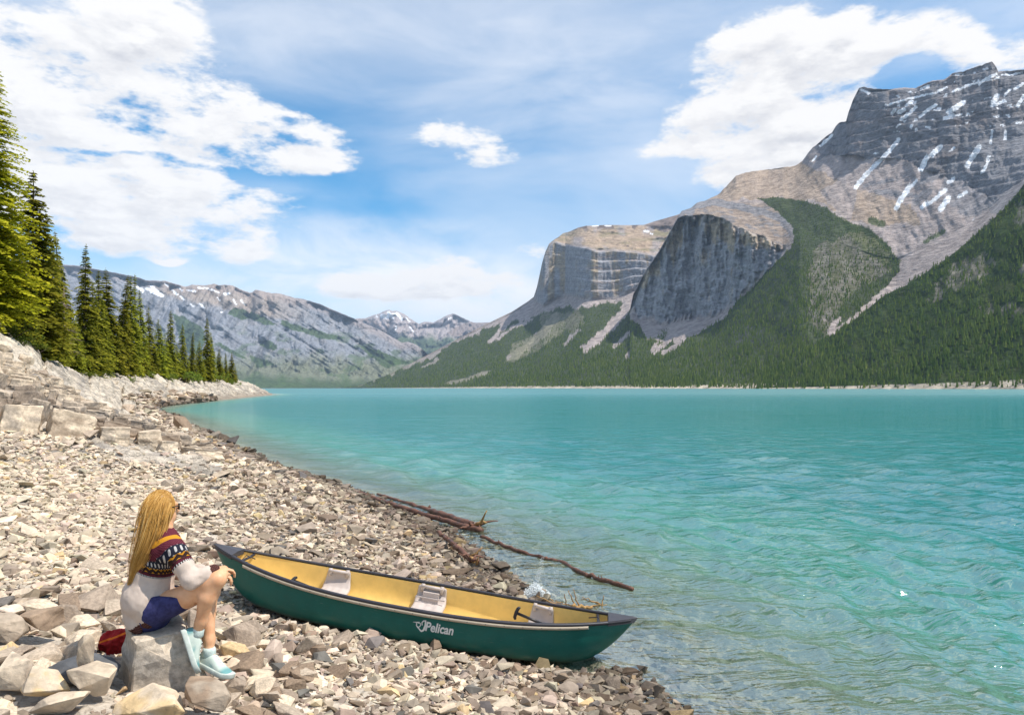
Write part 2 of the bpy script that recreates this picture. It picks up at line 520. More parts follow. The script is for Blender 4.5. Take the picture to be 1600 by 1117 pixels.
def build_shore():
    Ys = np.concatenate([np.arange(-6, 2.5, .5), np.arange(2.5, 14.5, .14), np.arange(14.5, 34, .10), np.arange(34, 80, .32), 80 * (430 / 80) ** np.linspace(0, 1, 170)])
    ss = np.concatenate([[-60, -40, -25, -16, -10, -7, -5], np.arange(-4, 0, .2), np.arange(0, 15, .11), 15 * (85 / 15) ** np.linspace(0, 1, 44)])
    Yg, Sg = np.meshgrid(Ys, ss, indexing='ij')
    Xg = shore_x(Yg) - Sg / SC
    Z = ground_h(Xg, Yg)
    om = outcrop_mask(Sg, Yg)
    V = np.stack([Xg, Yg, Z], -1).reshape(-1, 3)
    me = make_mesh('beach', V, grid_faces(len(Ys), len(ss))[:, ::-1], MAT['shore'], smooth=False)
    pale = np.array([.60, .52, .42]); grey = np.array([.33, .29, .25]); brown = np.array([.24, .19, .14]); soil = np.array([.20, .19, .07])
    n = fbm2(Xg / 3, Yg / 3, 4, 21) * 2
    a = np.clip(0.5 + 1.0 * n + 0.25 * om, 0, 1)[..., None]
    c = grey * (1 - a) + pale * a
    bank = (1 - sstep(0.4, 1.8, Sg / np.clip(Yg / 30, 1, 2.2)))[..., None] * 0.75
    c = c * (1 - bank) + brown * bank
    bed = sstep(-.1, -.6, Sg)[..., None]
    c = c * (1 - bed) + np.array([.40, .33, .24]) * bed
    kk = np.clip(Yg / 26.0, .75, 4.0)
    stain = sstep(.05, .28, fbm2(Xg / kk / .9, Yg / kk / .5, 4, 44))[..., None] * om[..., None] * .55
    c = c * (1 - stain) + np.array([.22, .2, .19]) * stain
    veg = sstep(9.5, 12.5, Sg + 2.5 * fbm2(Xg / 4, Yg / 4, 3, 23) * 2 - 2.0 * (Yg > 80)) * sstep(26, 36, Yg)
    veg = veg[..., None]
    c = c * (1 - veg) + soil * veg
    set_col(me, 'col', c.reshape(-1, 3))
    return link('beach', me, kind='structure')

def rock_material(name, attr='col', scale=1.0, bump=0.6, rough=0.85, dist=0.03, broad=False):
    m, T, out = new_mat(name)
    tc = T.n('ShaderNodeTexCoord').outputs['Object']
    base = T.attr(attr)
    n1 = T.noise(tc, 3.0 * scale, 6, 0.65)
    n2 = T.noise(tc, 14.0 * scale, 5, 0.7)
    f = T.rng(n1, 0.3, 0.72, 0.72, 1.22)
    if broad:
        n0 = T.noise(T.v('MULTIPLY', tc, (.5, .5, 1.1)), 1.0, 6, 0.68)
        f = T.m('MULTIPLY', f, T.rng(n0, .34, .62, .62, 1.18))
    c = T.v('SCALE', base, f)
    c = T.mix(T.rng(n2, 0.52, 0.72, 0, 0.35), c, (.16, .13, .10))
    nrm = T.bump(T.m('ADD', n1, T.m('MULTIPLY', n2, 0.5)), bump, dist)
    if broad:
        nrm = T.bump(n0, 0.9, 0.8, nrm)
    principled(T, out, c, rough, 0.25, nrm)
    return m

MAT = {}
MAT['shore'] = rock_material('shore_rock', 'col', 1.0, 0.8, dist=0.05, broad=True)

# ================================================================== lake
def build_lake():
    ypx = np.concatenate([np.linspace(1300, 640, 8), np.linspace(600, 90, 330), np.linspace(88.5, 12, 70), np.linspace(11, .30, 22)])
    Ys = F * CAMZ / ypx
    us = np.concatenate([[-3, -2, -1.4, -1.0], np.linspace(-.85, .95, 500), [1.3, 2, 3.5, 6]])
    Yg, Ug = np.meshgrid(Ys, us, indexing='ij')
    Xg = Ug * Yg
    dY = np.gradient(Ys)[:, None] + 0 * Xg
    r = np.random.default_rng(5)
    s = shore_s(Xg, Yg)
    Z = np.zeros_like(Xg)
    warpx = 0.8 * fbm2(Xg / 5, Yg / 5, 2, 91); warpy = 0.8 * fbm2(Xg / 5 + 40, Yg / 5, 2, 92)
    for i in range(60):
        lam = 0.14 * (20 ** (i / 59.0))
        ang = math.radians(200) + r.normal(0, 0.55)      # travelling to the shore
        kx, ky = math.cos(ang) * 2 * np.pi / lam, math.sin(ang) * 2 * np.pi / lam
        ph = r.uniform(0, 6.28)
        amp = 0.0070 * lam ** 0.76 * r.uniform(.6, 1.3) * (1.0 + 0.55 * math.exp(-((lam - 1.1) / .6) ** 2))
        fade = sstep(2.2, 5.0, lam / np.maximum(dY, Xg * 0 + Yg * (1.8 / 500)))
        w = np.sin(kx * (Xg + warpx) + ky * (Yg + warpy) + ph)
        Z += amp * fade * (w + 0.35 * np.abs(w))
    gust = 0.65 + 0.9 * (fbm2(Xg / 9, Yg / 14, 3, 66) + .25)
    calm = 0.18 + 0.82 * sstep(-.3, 3.2, -s)
    Z = Z * gust * calm * (1 - sstep(60, 120, Yg))
    Z = Z - 0.004
    V = np.stack([Xg, Yg, Z], -1).reshape(-1, 3)
    me = make_mesh('lake', V, grid_faces(len(Ys), len(us))[:, ::-1], MAT['water'], smooth=True)
    depth = np.clip(-base_h(s, Yg), 0, 8)
    depth = np.where(s > 0, 0, depth)
    set_val(me, 'depth', depth.ravel())
    return link('lake', me, kind='structure')

def water_material():
    m, T, out = new_mat('lake_water')
    pos = T.n('ShaderNodeNewGeometry').outputs['Position']
    dep = T.attr('depth', 2)
    opaq = T.m('SUBTRACT', 1.0, T.m('EXPONENT', T.m('MULTIPLY', dep, -3.1)))
    px, py, pz = T.sep(pos)
    dist = T.v('LENGTH', pos)
    wind = T.noise(T.v('MULTIPLY', pos, (0.012, 0.03, 0.0)), 1.0, 3, 0.55)
    shal = T.rng(dep, 0.05, 0.9)
    col = T.mix(shal, (.16, .215, .125), (.055, .225, .17))
    col = T.mix(T.rng(dep, 0.6, 2.8), col, (.014, .165, .162))
    col = T.mix(T.rng(wind, 0.35, 0.7, 0, 0.35), col, (.017, .205, .212))
    # ripples at several sizes; the finer ones die away with distance
    p1 = T.v('MULTIPLY', pos, (1.0, 1.0, 1.0))
    r1 = T.noise(T.v('MULTIPLY', pos, (2.6, 5.0, 0)), 1.0, 4, 0.6, dist=0.4)
    r2 = T.noise(T.v('MULTIPLY', pos, (0.55, 1.5, 0)), 1.0, 4, 0.6, dist=0.4)
    r3 = T.noise(T.v('MULTIPLY', pos, (0.10, 0.30, 0)), 1.0, 4, 0.62)
    r4 = T.noise(T.v('MULTIPLY', pos, (0.02, 0.055, 0)), 1.0, 4, 0.62)
    b1 = T.bump(r1, T.rng(dist, 8, 90, 0.42, 0.12), 0.06)
    b2 = T.bump(r2, T.rng(dist, 15, 300, 0.75, 0.30), 0.22, b1)
    b3 = T.bump(r3, T.rng(dist, 25, 140, 0.0, 1.0), 1.3, b2)
    b4 = T.bump(r4, T.rng(dist, 120, 700, 0.0, 1.0), 7.0, b3)
    diff = T.n('ShaderNodeBsdfDiffuse'); T.put(diff.inputs['Color'], col); T.put(diff.inputs['Normal'], b4)
    tr = T.n('ShaderNodeBsdfTransparent'); T.put(tr.inputs['Color'], (.90, .97, .93))
    body = T.n('ShaderNodeMixShader'); T.put(body.inputs[0], opaq)
    T.t.links.new(tr.outputs[0], body.inputs[1]); T.t.links.new(diff.outputs[0], body.inputs[2])
    gl = T.n('ShaderNodeBsdfGlossy'); T.put(gl.inputs['Color'], (.86, .95, .93)); T.put(gl.inputs['Normal'], b4)
    T.put(gl.inputs['Roughness'], T.rng(dist, 5, 400, 0.05, 0.30))
    fr = T.n('ShaderNodeFresnel'); T.put(fr.inputs['IOR'], 1.30); T.put(fr.inputs['Normal'], b4)
    mx = T.n('ShaderNodeMixShader')
    ff = T.m('MINIMUM', T.m('MULTIPLY', fr.outputs[0], T.rng(dist, 5, 300, 0.62, 0.58)), 0.40)
    T.put(mx.inputs[0], ff)
    T.t.links.new(body.outputs[0], mx.inputs[1]); T.t.links.new(gl.outputs[0], mx.inputs[2])
    T.t.links.new(mx.outputs[0], out.inputs[0])
    return m
MAT['water'] = water_material()
beach = build_shore()
lake = build_lake()
# ================================================================== mountains
SHORE_LINE_K = 1.7385
def rate(x):  return .909 * (x - 800) / F + .417
def d_shore(x): return SHORE_LINE_K / ((x - 800) / F + .4585)          # km
def d_slope(x, y, deg):
    """distance (km) of a point seen at x, y when the mean slope up from the far shore is deg"""
    t = (HOR - y) / F / math.tan(math.radians(deg)) / rate(x)
    return d_shore(x) / np.maximum(1 - t, 0.12)

def line(pts):
    a = np.array(pts, float)
    return lambda x, k=1: np.interp(x, a[:, 0], a[:, k])

def poly_mask(x, y, poly):
    poly = np.array(poly, float); inside = np.zeros(x.shape, bool)
    j = len(poly) - 1
    for i in range(len(poly)):
        xi, yi = poly[i]; xj, yj = poly[j]
        c = ((yi > y) != (yj > y)) & (x < (xj - xi) * (y - yi) / (yj - yi + 1e-9) + xi)
        inside ^= c; j = i
    return inside

def soft_poly(x, y, poly, wob=6.0, seed=1, sc=14.0):
    return poly_mask(x + wob * 2 * fbm2(x / sc, y / sc, 4, seed), y + wob * 2 * fbm2(x / sc + 50, y / sc, 4, seed + 5), poly)

def stroke_mask(x, y, pts, wid):
    """distance mask around a polyline in photo space (snow streaks)"""
    m = np.zeros(x.shape, bool)
    w = wid
    for (x0, y0), (x1, y1) in zip(pts[:-1], pts[1:]):
        dx, dy = x1 - x0, y1 - y0; L2 = dx * dx + dy * dy + 1e-9
        t = np.clip(((x - x0) * dx + (y - y0) * dy) / L2, 0, 1)
        m |= np.hypot(x - x0 - t * dx, y - y0 - t * dy) < w
    return m

def loft(xs, lines):
    """lines: list of (yfun, dfun, rows, profile) from bottom to top; returns x, y, d grids (rows, cols) and level index"""
    X, Y, D, Lv = [], [], [], []
    for i in range(len(lines) - 1):
        y0, d0 = lines[i][0](xs), lines[i][1](xs); y1, d1 = lines[i + 1][0](xs), lines[i + 1][1](xs)
        n = lines[i][2]; prof = lines[i][3] if len(lines[i]) > 3 else None
        ts = np.linspace(0, 1, n, endpoint=(i == len(lines) - 2))
        for t in ts:
            td = t if prof is None else prof(t)
            X.append(xs); Y.append(y0 + (y1 - y0) * t); D.append(d0 + (d1 - d0) * td); Lv.append(np.full_like(xs, i + t))
    return np.array(X), np.array(Y), np.array(D), np.array(Lv)

def to_world(X, Y, D):
    d = D * 1000.0
    return np.stack([(X - 800) / F * d, d, CAMZ + (HOR - Y) / F * d], -1)

def stairs(n, steep):
    """cliff profile: vertical walls with sloping ledges"""
    def f(t):
        k = t * n; i = math.floor(k); q = k - i
        return (i + (0.12 * q / steep if q < steep else 0.12 + 0.88 * (q - steep) / (1 - steep))) / n
    return f

def mountain_material(name, tint=(1, 1, 1)):
    m, T, out = new_mat(name)
    pos = T.n('ShaderNodeNewGeometry').outputs['Position']
    col = T.attr('col')
    n = T.noise(pos, 0.02, 7, 0.68)
    n2 = T.noise(T.v('MULTIPLY', pos, (.03, .03, .11)), 1.0, 6, 0.65)
    f = T.m('MULTIPLY', T.rng(n, .28, .72, .70, 1.28), T.rng(n2, .28, .72, .78, 1.2))
    nrm = T.bump(T.m('ADD', n, n2), 0.85, 22.0)
    principled(T, out, T.v('SCALE', col, f), 0.95, 0.1, nrm)
    return m
MAT['mountain'] = mountain_material('mountain_rock')

SCREE = np.array([.385, .33, .315]); TAN = np.array([.40, .30, .215]); CLIFF = np.array([.31, .31, .335]); OCHRE = np.array([.42, .34, .245])
FOREST = np.array([.036, .060, .018]); GRASS = np.array([.135, .15, .055]); SNOW = np.array([.86, .88, .92]); MAUVE = np.array([.235, .185, .165]); BEACHC = np.array([.52, .45, .36])

def blend(c, m, col):
    m = np.clip(np.asarray(m, float), 0, 1)[..., None]
    return c * (1 - m) + col * m

def build_mountain(name, X, Y, D, C, label=None):
    V = to_world(X, Y, D)
    me = make_mesh(name, V.reshape(-1, 3), grid_faces(*X.shape), MAT['mountain'], smooth=True)
    set_col(me, 'col', C.reshape(-1, 3))
    return link(name, me, kind='structure'), V

FOREST_PTS = []      # (x, y, z, height) of every tree of the far wood
def plant(X, Y, D, fm, seed, px_per=1.0, hgt=15.0):
    """scatter far trees on a lofted sheet; fm = forest density 0..1 on the grid"""
    r = np.random.default_rng(seed)
    V = to_world(X, Y, D)
    a = V[:-1, :-1]; b = V[:-1, 1:]; c = V[1:, :-1]
    area = np.linalg.norm(np.cross(b - a, c - a), axis=-1)
    front = (Y[:-1, :-1] - Y[1:, :-1]) > 0
    dens = fm[:-1, :-1] * area / (9.0 ** 2) * np.clip(2200 / (D[:-1, :-1] * 1000), .25, 1.0) ** 1.0 * front
    cnt = r.poisson(np.clip(dens, 0, 6))
    idx = np.argwhere(cnt > 0)
    rep = cnt[cnt > 0]
    idx = np.repeat(idx, rep, axis=0)
    u = r.random(len(idx))[:, None]; v = r.random(len(idx))[:, None]
    i, j = idx[:, 0], idx[:, 1]
    p = V[i, j] * (1 - u) * (1 - v) + V[i, j + 1] * u * (1 - v) + V[i + 1, j] * (1 - u) * v + V[i + 1, j + 1] * u * v
    h = hgt * r.uniform(.45, 1.4, len(p)) * (.8 + .5 * (noise2(p[:, 0] / 90, p[:, 1] / 90, 5))) * np.clip(1.05 - (p[:, 2] / 1400.0), .5, 1)
    FOREST_PTS.append(np.column_stack([p, h]))

# ---------------------------------------------------------------- far cliff mountain (the flat-topped one)
def far_cliff():
    xs = np.concatenate([np.arange(480, 800, 1.6), np.arange(800, 1075, 1.0)])
    cb = [(480, 608.2), (540, 606), (560, 603.5), (600, 590), (640, 571), (700, 540), (760, 509), (800, 490), (825, 474), (834, 471), (850, 480), (868, 470), (883, 463), (920, 469), (960, 468), (990, 455), (1075, 440)]
    ct = [(480, 608), (540, 605.5), (560, 603), (600, 589), (640, 570), (700, 538.5), (760, 507.5), (800, 488), (825, 472), (834, 466), (839, 450), (843, 432), (847, 413), (852, 396), (858, 383), (866, 376), (883, 382), (915, 386), (935, 392), (960, 391), (995, 394), (1020, 399), (1075, 405)]
    pl = [(480, 607.8), (540, 605), (560, 602.5), (600, 588), (640, 569), (700, 537.5), (760, 506.5), (800, 487), (825, 471), (834, 464), (839, 448), (843, 430), (847, 411), (852, 394), (858, 381), (866, 374.5), (872, 371), (880, 364.5), (890, 362), (903, 356), (915, 353), (930, 352.5), (949, 351.5), (980, 352), (1006, 351.5), (1023, 346), (1058, 336), (1075, 330)]
    yb, yt, yp = line(cb), line(ct), line(pl)
    db0 = lambda x: d_slope(x, yb(x), 30)
    dref = float(db0(np.array([915.0]))[0])
    def db(x):
        d = db0(x)
        w = sstep(880, 945, x)                                            # the wall turns to face the lake here
        return d * (1 - w) + (dref - 0.05 - 0.0016 * (x - 915)) * w
    dt = lambda x: db(x) + np.interp(x, [800, 834, 866], [.03, .10, .17])
    dp = lambda x: dt(x) + np.interp(x, [834, 870, 915], [.05, .35, .9])
    X, Y, D, L = loft(xs, [(lambda x: x * 0 + 608.2, d_shore, 2), (lambda x: x * 0 + 606.6, lambda x: d_shore(x) + .012, 60), (yb, db, 90, stairs(5, .86)), (yt, dt, 40), (yp, dp, 8), (lambda x: yp(x) + 25, lambda x: dp(x) + .8, 3), (lambda x: x * 0 + 610, lambda x: dp(x) + 2.0, 1)])
    wall = sstep(2.0, 2.1, L) * (1 - sstep(2.95, 3.02, L)) * sstep(830, 845, X)
    # relief along the line of sight
    D = D + wall * (.10 * fbm2(X / 26, Y / 160, 4, 101) + .014 * (ridge2(X / 7, Y / 40, 3, 102) - .5) + .008 * fbm2(X / 3, Y / 6, 2, 103))
    slope = sstep(1.0, 1.3, L) * (1 - sstep(1.9, 2.0, L))
    D = D + slope * (.22 * fbm2((X + .75 * Y) / 34, (Y - .4 * X) / 160, 4, 104) + .05 * fbm2(X / 12, Y / 12, 3, 105))
    plat = sstep(2.98, 3.1, L) * (1 - sstep(3.9, 4.05, L))
    D = D + plat * .18 * fbm2(X / 25, Y / 9, 4, 106)
    # colours
    n = fbm2(X / 18, Y / 18, 4, 110) * 2
    C = np.broadcast_to(SCREE, X.shape + (3,)).copy()
    C = blend(C, wall, CLIFF)
    C = blend(C, wall * sstep(.05, .45, fbm2(X / 10, Y / 55, 4, 111) * 2), OCHRE * .85)
    strata = np.abs(((Y + 2.5 * fbm2(X / 40, Y / 40, 2, 113)) / 7.0) % 1 - .5) * 2
    C = blend(C, wall * sstep(.6, .95, strata) * .35, CLIFF * .6)
    led = np.zeros(X.shape)
    for yl, x0, x1 in ((403, 930, 1015), (420, 915, 985), (443, 925, 990), (456, 915, 990)):
        led += stroke_mask(X, Y + 2 * fbm2(X / 15, Y / 99, 2, 115) * 3, [(x0, yl - 2), ((x0 + x1) / 2, yl + 1), (x1, yl + 3)], 1.2)
    C = blend(C, np.clip(led, 0, 1) * wall, SCREE * .95)
    C = blend(C, plat, TAN * .95 + .05 * SCREE)
    C = blend(C, plat * sstep(0, .5, n), SCREE * .95)
    C = blend(C, plat * sstep(.0, .5, fbm2(X / 40, Y / 5, 3, 118) * 2) * .5, GRASS)
    C = blend(C, sstep(3.75, 3.9, L) * (1 - sstep(4.1, 4.3, L)) * sstep(.1, .3, fbm2(X / 14, Y / 14, 3, 117) * 2), MAUVE * .7)
    C = blend(C, soft_poly(X, Y, [(1010, 352), (1080, 322), (1090, 345), (1040, 362)], 3, 120), MAUVE)
    # forest with scree tongues
    ftop = line([(480, 600), (560, 600), (640, 573), (700, 543), (740, 523), (770, 512), (800, 505), (830, 498), (860, 487), (900, 480), (940, 478), (975, 470), (1075, 500)])
    fm = (Y > ftop(X) + 9 * fbm2(X / 12, Y / 12, 3, 121) * 2) & (Y < 607.4)
    fm = fm.astype(float)
    for pts, w in (([(845, 470), (790, 505), (765, 535)], 3.5), ([(830, 500), (800, 512), (775, 532)], 2.5), ([(990, 450), (970, 495), (945, 520), (915, 545)], 7), ([(985, 475), (960, 505), (928, 540)], 6), ([(1003, 500), (985, 520), (962, 542)], 3.5), ([(905, 515), (895, 525), (882, 538)], 2.4),
                   ([(870, 495), (850, 520), (820, 545), (795, 560)], 6), ([(685, 560), (665, 572)], 2.5), ([(760, 582), (730, 593), (700, 598)], 3), ([(1025, 510), (1000, 535), (985, 555)], 7)):
        s = stroke_mask(X + 7 * fbm2(X / 9, Y / 9, 3, 122) * 2, Y + 4 * fbm2(X / 9, Y / 9, 3, 123), pts, w)
        fm = fm * (1 - s)
    sparse = soft_poly(X, Y, [(840, 490), (900, 485), (920, 500), (880, 525), (820, 560), (790, 568), (800, 545), (850, 515)], 10, 124)
    fm = np.where(sparse, fm * .35, fm)
    fcov = fm * (0.55 + .45 * sstep(-.3, .1, fbm2(X / 6, Y / 6, 3, 125) * 2))
    C = blend(C, ((Y > ftop(X) - 2) & (fm < .5)) * .55 * sstep(530, 600, Y), GRASS)
    C = blend(C, sparse * .55, GRASS * 1.1)
    C = blend(C, fm * .92, FOREST)
    C = blend(C, (L < 1.02), BEACHC)
    for pts, w in (([(1007, 361), (1013, 362)], 1.6), ([(1016, 365), (1020, 366)], 1.0), ([(925, 353.5), (935, 353)], .8), ([(945, 352.8), (955, 353)], .8)):
        C = blend(C, stroke_mask(X, Y, pts, w), SNOW)
    plant(X, Y, D, fcov * (L > 1.0) * (L < 2.0), 11)
    return build_mountain('mountain', X, Y, D, C)

# ---------------------------------------------------------------- main massif: buttress, forested shoulder and summit
def massif():
    xs = np.concatenate([np.arange(984, 1100, 1.0), np.arange(1100, 1605, 1.15), np.arange(1610, 1900, 6.0)])
    sky = [(984, 487), (987, 470), (990, 458), (995, 449), (1006, 426), (1018, 409), (1029, 393), (1040, 374), (1052, 352), (1060, 338), (1065, 330), (1080, 325), (1089, 317), (1104, 313), (1124, 303), (1137, 289), (1150, 275), (1165, 270), (1182, 267), (1210, 264), (1244, 259), (1254, 251), (1262, 240), (1270, 231), (1285, 218), (1300, 207), (1306, 197), (1312, 192), (1322, 190), (1325, 178), (1332, 158), (1342, 138), (1350, 136), (1358, 138), (1370, 139), (1384, 140), (1400, 139), (1412, 137), (1422, 138), (1431, 138), (1445, 131), (1457, 126), (1475, 125), (1488, 115), (1505, 112), (1519, 107), (1535, 102), (1550, 96), (1556, 104), (1560, 112), (1580, 111), (1600, 109), (1650, 112), (1750, 140), (1900, 210)]
    # foot of the buttress wall, then the line where the upper bowl starts
    cb = [(984, 489), (988, 487), (1000, 500), (1038, 509), (1069, 500), (1104, 499), (1130, 490), (1155, 470), (1178, 449), (1200, 425), (1225, 400), (1250, 380), (1300, 400), (1370, 440), (1400, 440), (1450, 415), (1520, 370), (1600, 300), (1700, 240), (1900, 260)]
    ct = [(984, 488), (987, 471.5), (990, 459.5), (995, 450.5), (1006, 428), (1018, 411), (1029, 395), (1040, 376), (1052, 354), (1060, 341), (1070, 337), (1105, 336), (1132, 342), (1150, 353), (1172, 361), (1195, 371), (1223, 391), (1250, 372), (1300, 375), (1370, 400), (1400, 405), (1450, 385), (1520, 345), (1600, 280), (1700, 230), (1900, 250)]
    ub = [(984, 487.6), (990, 459), (1006, 427.5), (1029, 394.5), (1052, 353.5), (1062, 334), (1075, 330), (1100, 322), (1124, 318), (1150, 316), (1190, 318), (1240, 310), (1300, 285), (1360, 262), (1400, 250), (1450, 235), (1500, 222), (1560, 215), (1600, 215), (1700, 200), (1900, 235)]
    yb, yt, yu, yk = line(cb), line(ct), line(ub), line(sky)
    def yk2(x): return yk(x) + 1.6 * fbm2(x / 5, x * 0, 3, 201) * sstep(1065, 1110, x)
    db = lambda x: np.interp(x, [984, 1000, 1040, 1100, 1180, 1230, 1300, 1380, 1450, 1520, 1600, 1750, 1900], [4.45, 4.25, 4.0, 3.72, 3.36, 3.2, 2.95, 2.75, 2.62, 2.55, 2.45, 2.3, 2.2])
    wt = line([(984, .01), (995, .05), (1050, .10), (1100, .13), (1180, .10), (1223, .05), (1260, .08), (1380, .12), (1600, .14), (1900, .1)])
    dt = lambda x: db(x) + wt(x)
    du = lambda x: dt(x) + np.interp(x, [984, 1060, 1100, 1200, 1300, 1600, 1900], [.003, .08, .28, .45, .55, .42, .3])
    dk = lambda x: du(x) + np.interp(x, [984, 1060, 1100, 1200, 1330, 1600, 1900], [.003, .05, .35, .6, .36, .38, .5])
    X, Y, D, L = loft(xs, [(lambda x: x * 0 + 609.6, d_shore, 3), (lambda x: x * 0 + 606.8, lambda x: d_shore(x) + .015, 90), (yb, db, 95), (yt, dt, 70), (yu, du, 110), (yk2, dk, 6), (lambda x: yk(x) + 35, lambda x: dk(x) + .6, 3), (lambda x: x * 0 + 610, lambda x: dk(x) + 2.2, 1)])
    fall = 14 * fbm2((X + .35 * Y) / 5, (Y - .3 * X) / 60, 4, 260) * 2 - 4
    but = sstep(-3, 5, yb(X) - Y + fall) * (L > 1.7) * (1 - sstep(2.93, 3.03, L + .22 * fbm2(X / 7, Y / 7, 4, 261))) * (1 - sstep(1212, 1232, X + 22 * fbm2(X / 12, Y / 12, 4, 262) * 2))
    D = D + but * (.20 * fbm2((X - .2 * Y) / 40, Y / 190, 4, 202) + .045 * (ridge2((X + .25 * Y) / 13, (Y - .2 * X) / 45, 4, 203) - .5) + .03 * fbm2(X / 3, Y / 7, 3, 204) + .035 * (ridge2((X + .6 * Y) / 40, (Y - .4 * X) / 10, 3, 216) - .5))
    topw = sstep(2.25, 3.0, L)
    rib = np.abs(((X + .10 * Y + 16 * fbm2(X / 30, Y / 45, 3, 270)) / 27.0) % 1 - .5) * 2
    rib2 = np.abs(((X - .06 * Y + 9 * fbm2(X / 14, Y / 25, 3, 271)) / 9.5) % 1 - .5) * 2
    bed = ((Y + .22 * X + 10 * fbm2(X / 60, Y / 40, 3, 272)) / 11.0) % 1
    D = D - but * ((.035 + .055 * topw) * (rib - .5) + (.010 + .024 * topw) * (rib2 - .5) - .016 * (bed - .5))
    D = D + but * .10 * sstep(1098, 1086, X + 6 * fbm2(Y / 20, X * 0, 2, 273)) * sstep(1040, 1090, X)
    slope = sstep(1.0, 1.25, L) * (1 - sstep(1.9, 2.0, L))
    D = D + slope * (.13 * fbm2((X + .5 * Y) / 60, (Y - .3 * X) / 150, 4, 205) + .03 * fbm2(X / 15, Y / 15, 3, 206))
    upper = sstep(2.95, 3.1, L) * (1 - sstep(4.97, 5.0, L))
    summit = upper * sstep(1240, 1300, X) * (Y < np.interp(X, [1240, 1300, 1400, 1500, 1600], [262, 240, 245, 285, 340]) + 8 * fbm2(X / 20, Y / 20, 3, 207) * 2)
    # strata of the summit dip gently: ledges run along (x, y + k x)
    q = Y + .16 * X + 16 * fbm2(X / 70, Y / 70, 3, 208)
    q = q + 9 * fbm2(X / 160, q / 30, 2, 250)
    led = (q / 15.0 + .35 * fbm2(X / 90, q / 22, 3, 251)) % 1.0
    D = D + summit * (.036 * (led - .5) + .10 * fbm2((X + .4 * Y) / 55, Y / 80, 3, 252) + .035 * (ridge2(X / 26, Y / 40, 3, 209) - .5) + .007 * fbm2(X / 4, Y / 4, 3, 210))
    bowl = upper * (1 - summit)
    D = D + bowl * (.085 * fbm2((X - .5 * Y) / 45, (Y + .3 * X) / 130, 4, 211) + .02 * fbm2(X / 10, Y / 10, 3, 212))
    n = fbm2(X / 16, Y / 16, 4, 213) * 2
    C = np.broadcast_to(SCREE, X.shape + (3,)).copy()
    # tan alpine meadow on the ridge
    tanm = soft_poly(X, Y, [(1062, 332), (1100, 310), (1150, 270), (1250, 255), (1330, 290), (1420, 320), (1440, 350), (1380, 352), (1330, 345), (1280, 315), (1200, 308), (1120, 318)], 7, 214)
    C = blend(C, tanm * (.72 + .2 * n), TAN * 1.02)
    C = blend(C, soft_poly(X, Y, [(1280, 300), (1330, 270), (1340, 290), (1330, 350), (1370, 390), (1340, 380), (1305, 330)], 4, 215) * .8, SCREE)
    C = blend(C, summit * .92, CLIFF * .66)
    C = blend(C, summit * sstep(.62, .9, led) * .32 * sstep(-.1, .25, fbm2(X / 14, Y / 14, 3, 253)), CLIFF * .5)
    C = blend(C, summit * sstep(.0, .5, n) * .4, MAUVE)
    C = blend(C, soft_poly(X, Y, [(1480, 250), (1600, 190), (1700, 220), (1600, 340), (1540, 330), (1500, 335), (1470, 300)], 9, 217) * .7, CLIFF * .8)
    band = sstep(2.9, 3.05, L) * (1 - sstep(3.9, 4.1, L)) * (1 - sstep(1225, 1262, X + 14 * n)) * (X > 1060)
    C = blend(C, band * .85, TAN * .62 + SCREE * .22)
    C = blend(C, band * sstep(.05, .4, fbm2((X + Y) / 16, (Y - .25 * X) / 5, 4, 280) * 2) * .75, CLIFF * .62)
    C = blend(C, but, CLIFF * 1.12)
    C = blend(C, but * sstep(.1, .5, fbm2(X / 9, Y / 45, 4, 218) * 2 + 1.0 * sstep(2.5, 2.9, L) - .4), OCHRE * 1.1)  # ochre rock, thickened at the top to paint its warm sunlit columns
    C = blend(C, but * sstep(.1, .6, fbm2((X + .6 * Y) / 30, (Y - .5 * X) / 6, 4, 219) * 2) * .4, CLIFF * .62)
    # dark little cliff band above the buttress
    for pts, w in (([(1062, 334), (1089, 320), (1118, 316), (1150, 322), (1195, 332), (1230, 345)], 5.5), ([(1070, 345), (1082, 330)], 4)):
        C = blend(C, stroke_mask(X, Y + 4 * fbm2(X / 8, Y / 8, 3, 220), pts, w) * .85, CLIFF * .75)
    for pts, w in (([(1225, 350), (1238, 362)], 6), ([(1350, 290), (1400, 280)], 3), ([(1370, 300), (1430, 305)], 4), ([(1420, 290), (1470, 275)], 4), ([(1430, 315), (1450, 300)], 6)):
        C = blend(C, stroke_mask(X + 6 * fbm2(X / 8, Y / 8, 3, 221), Y + 6 * fbm2(X / 8, Y / 8, 3, 222), pts, w) * .75, CLIFF * .75)
    # forested shoulder
    sh = [(1182, 311), (1215, 309), (1250, 313), (1290, 324), (1316, 343), (1345, 352), (1363, 361), (1385, 380), (1396, 395), (1406, 413), (1400, 436), (1374, 462), (1330, 500), (1306, 520), (1290, 560), (1200, 606), (1000, 606), (985, 560), (1000, 548), (1040, 530), (1080, 528), (1110, 508), (1128, 494), (1166, 460), (1194, 430), (1218, 404), (1240, 380), (1240, 356), (1216, 332)]
    f1 = soft_poly(X, Y, sh, 3.5, 223, 9)
    f2 = (Y > np.interp(X, [984, 1000, 1012, 1040, 1075, 1110, 1300, 1306, 1400, 1500, 1600, 1900], [498, 512, 532, 545, 535, 520, 520, 522, 456, 392, 295, 280]) + 16 * fbm2(X / 9, Y / 9, 4, 224))
    fm = ((f1 | f2) & (Y < 607.6)).astype(float)
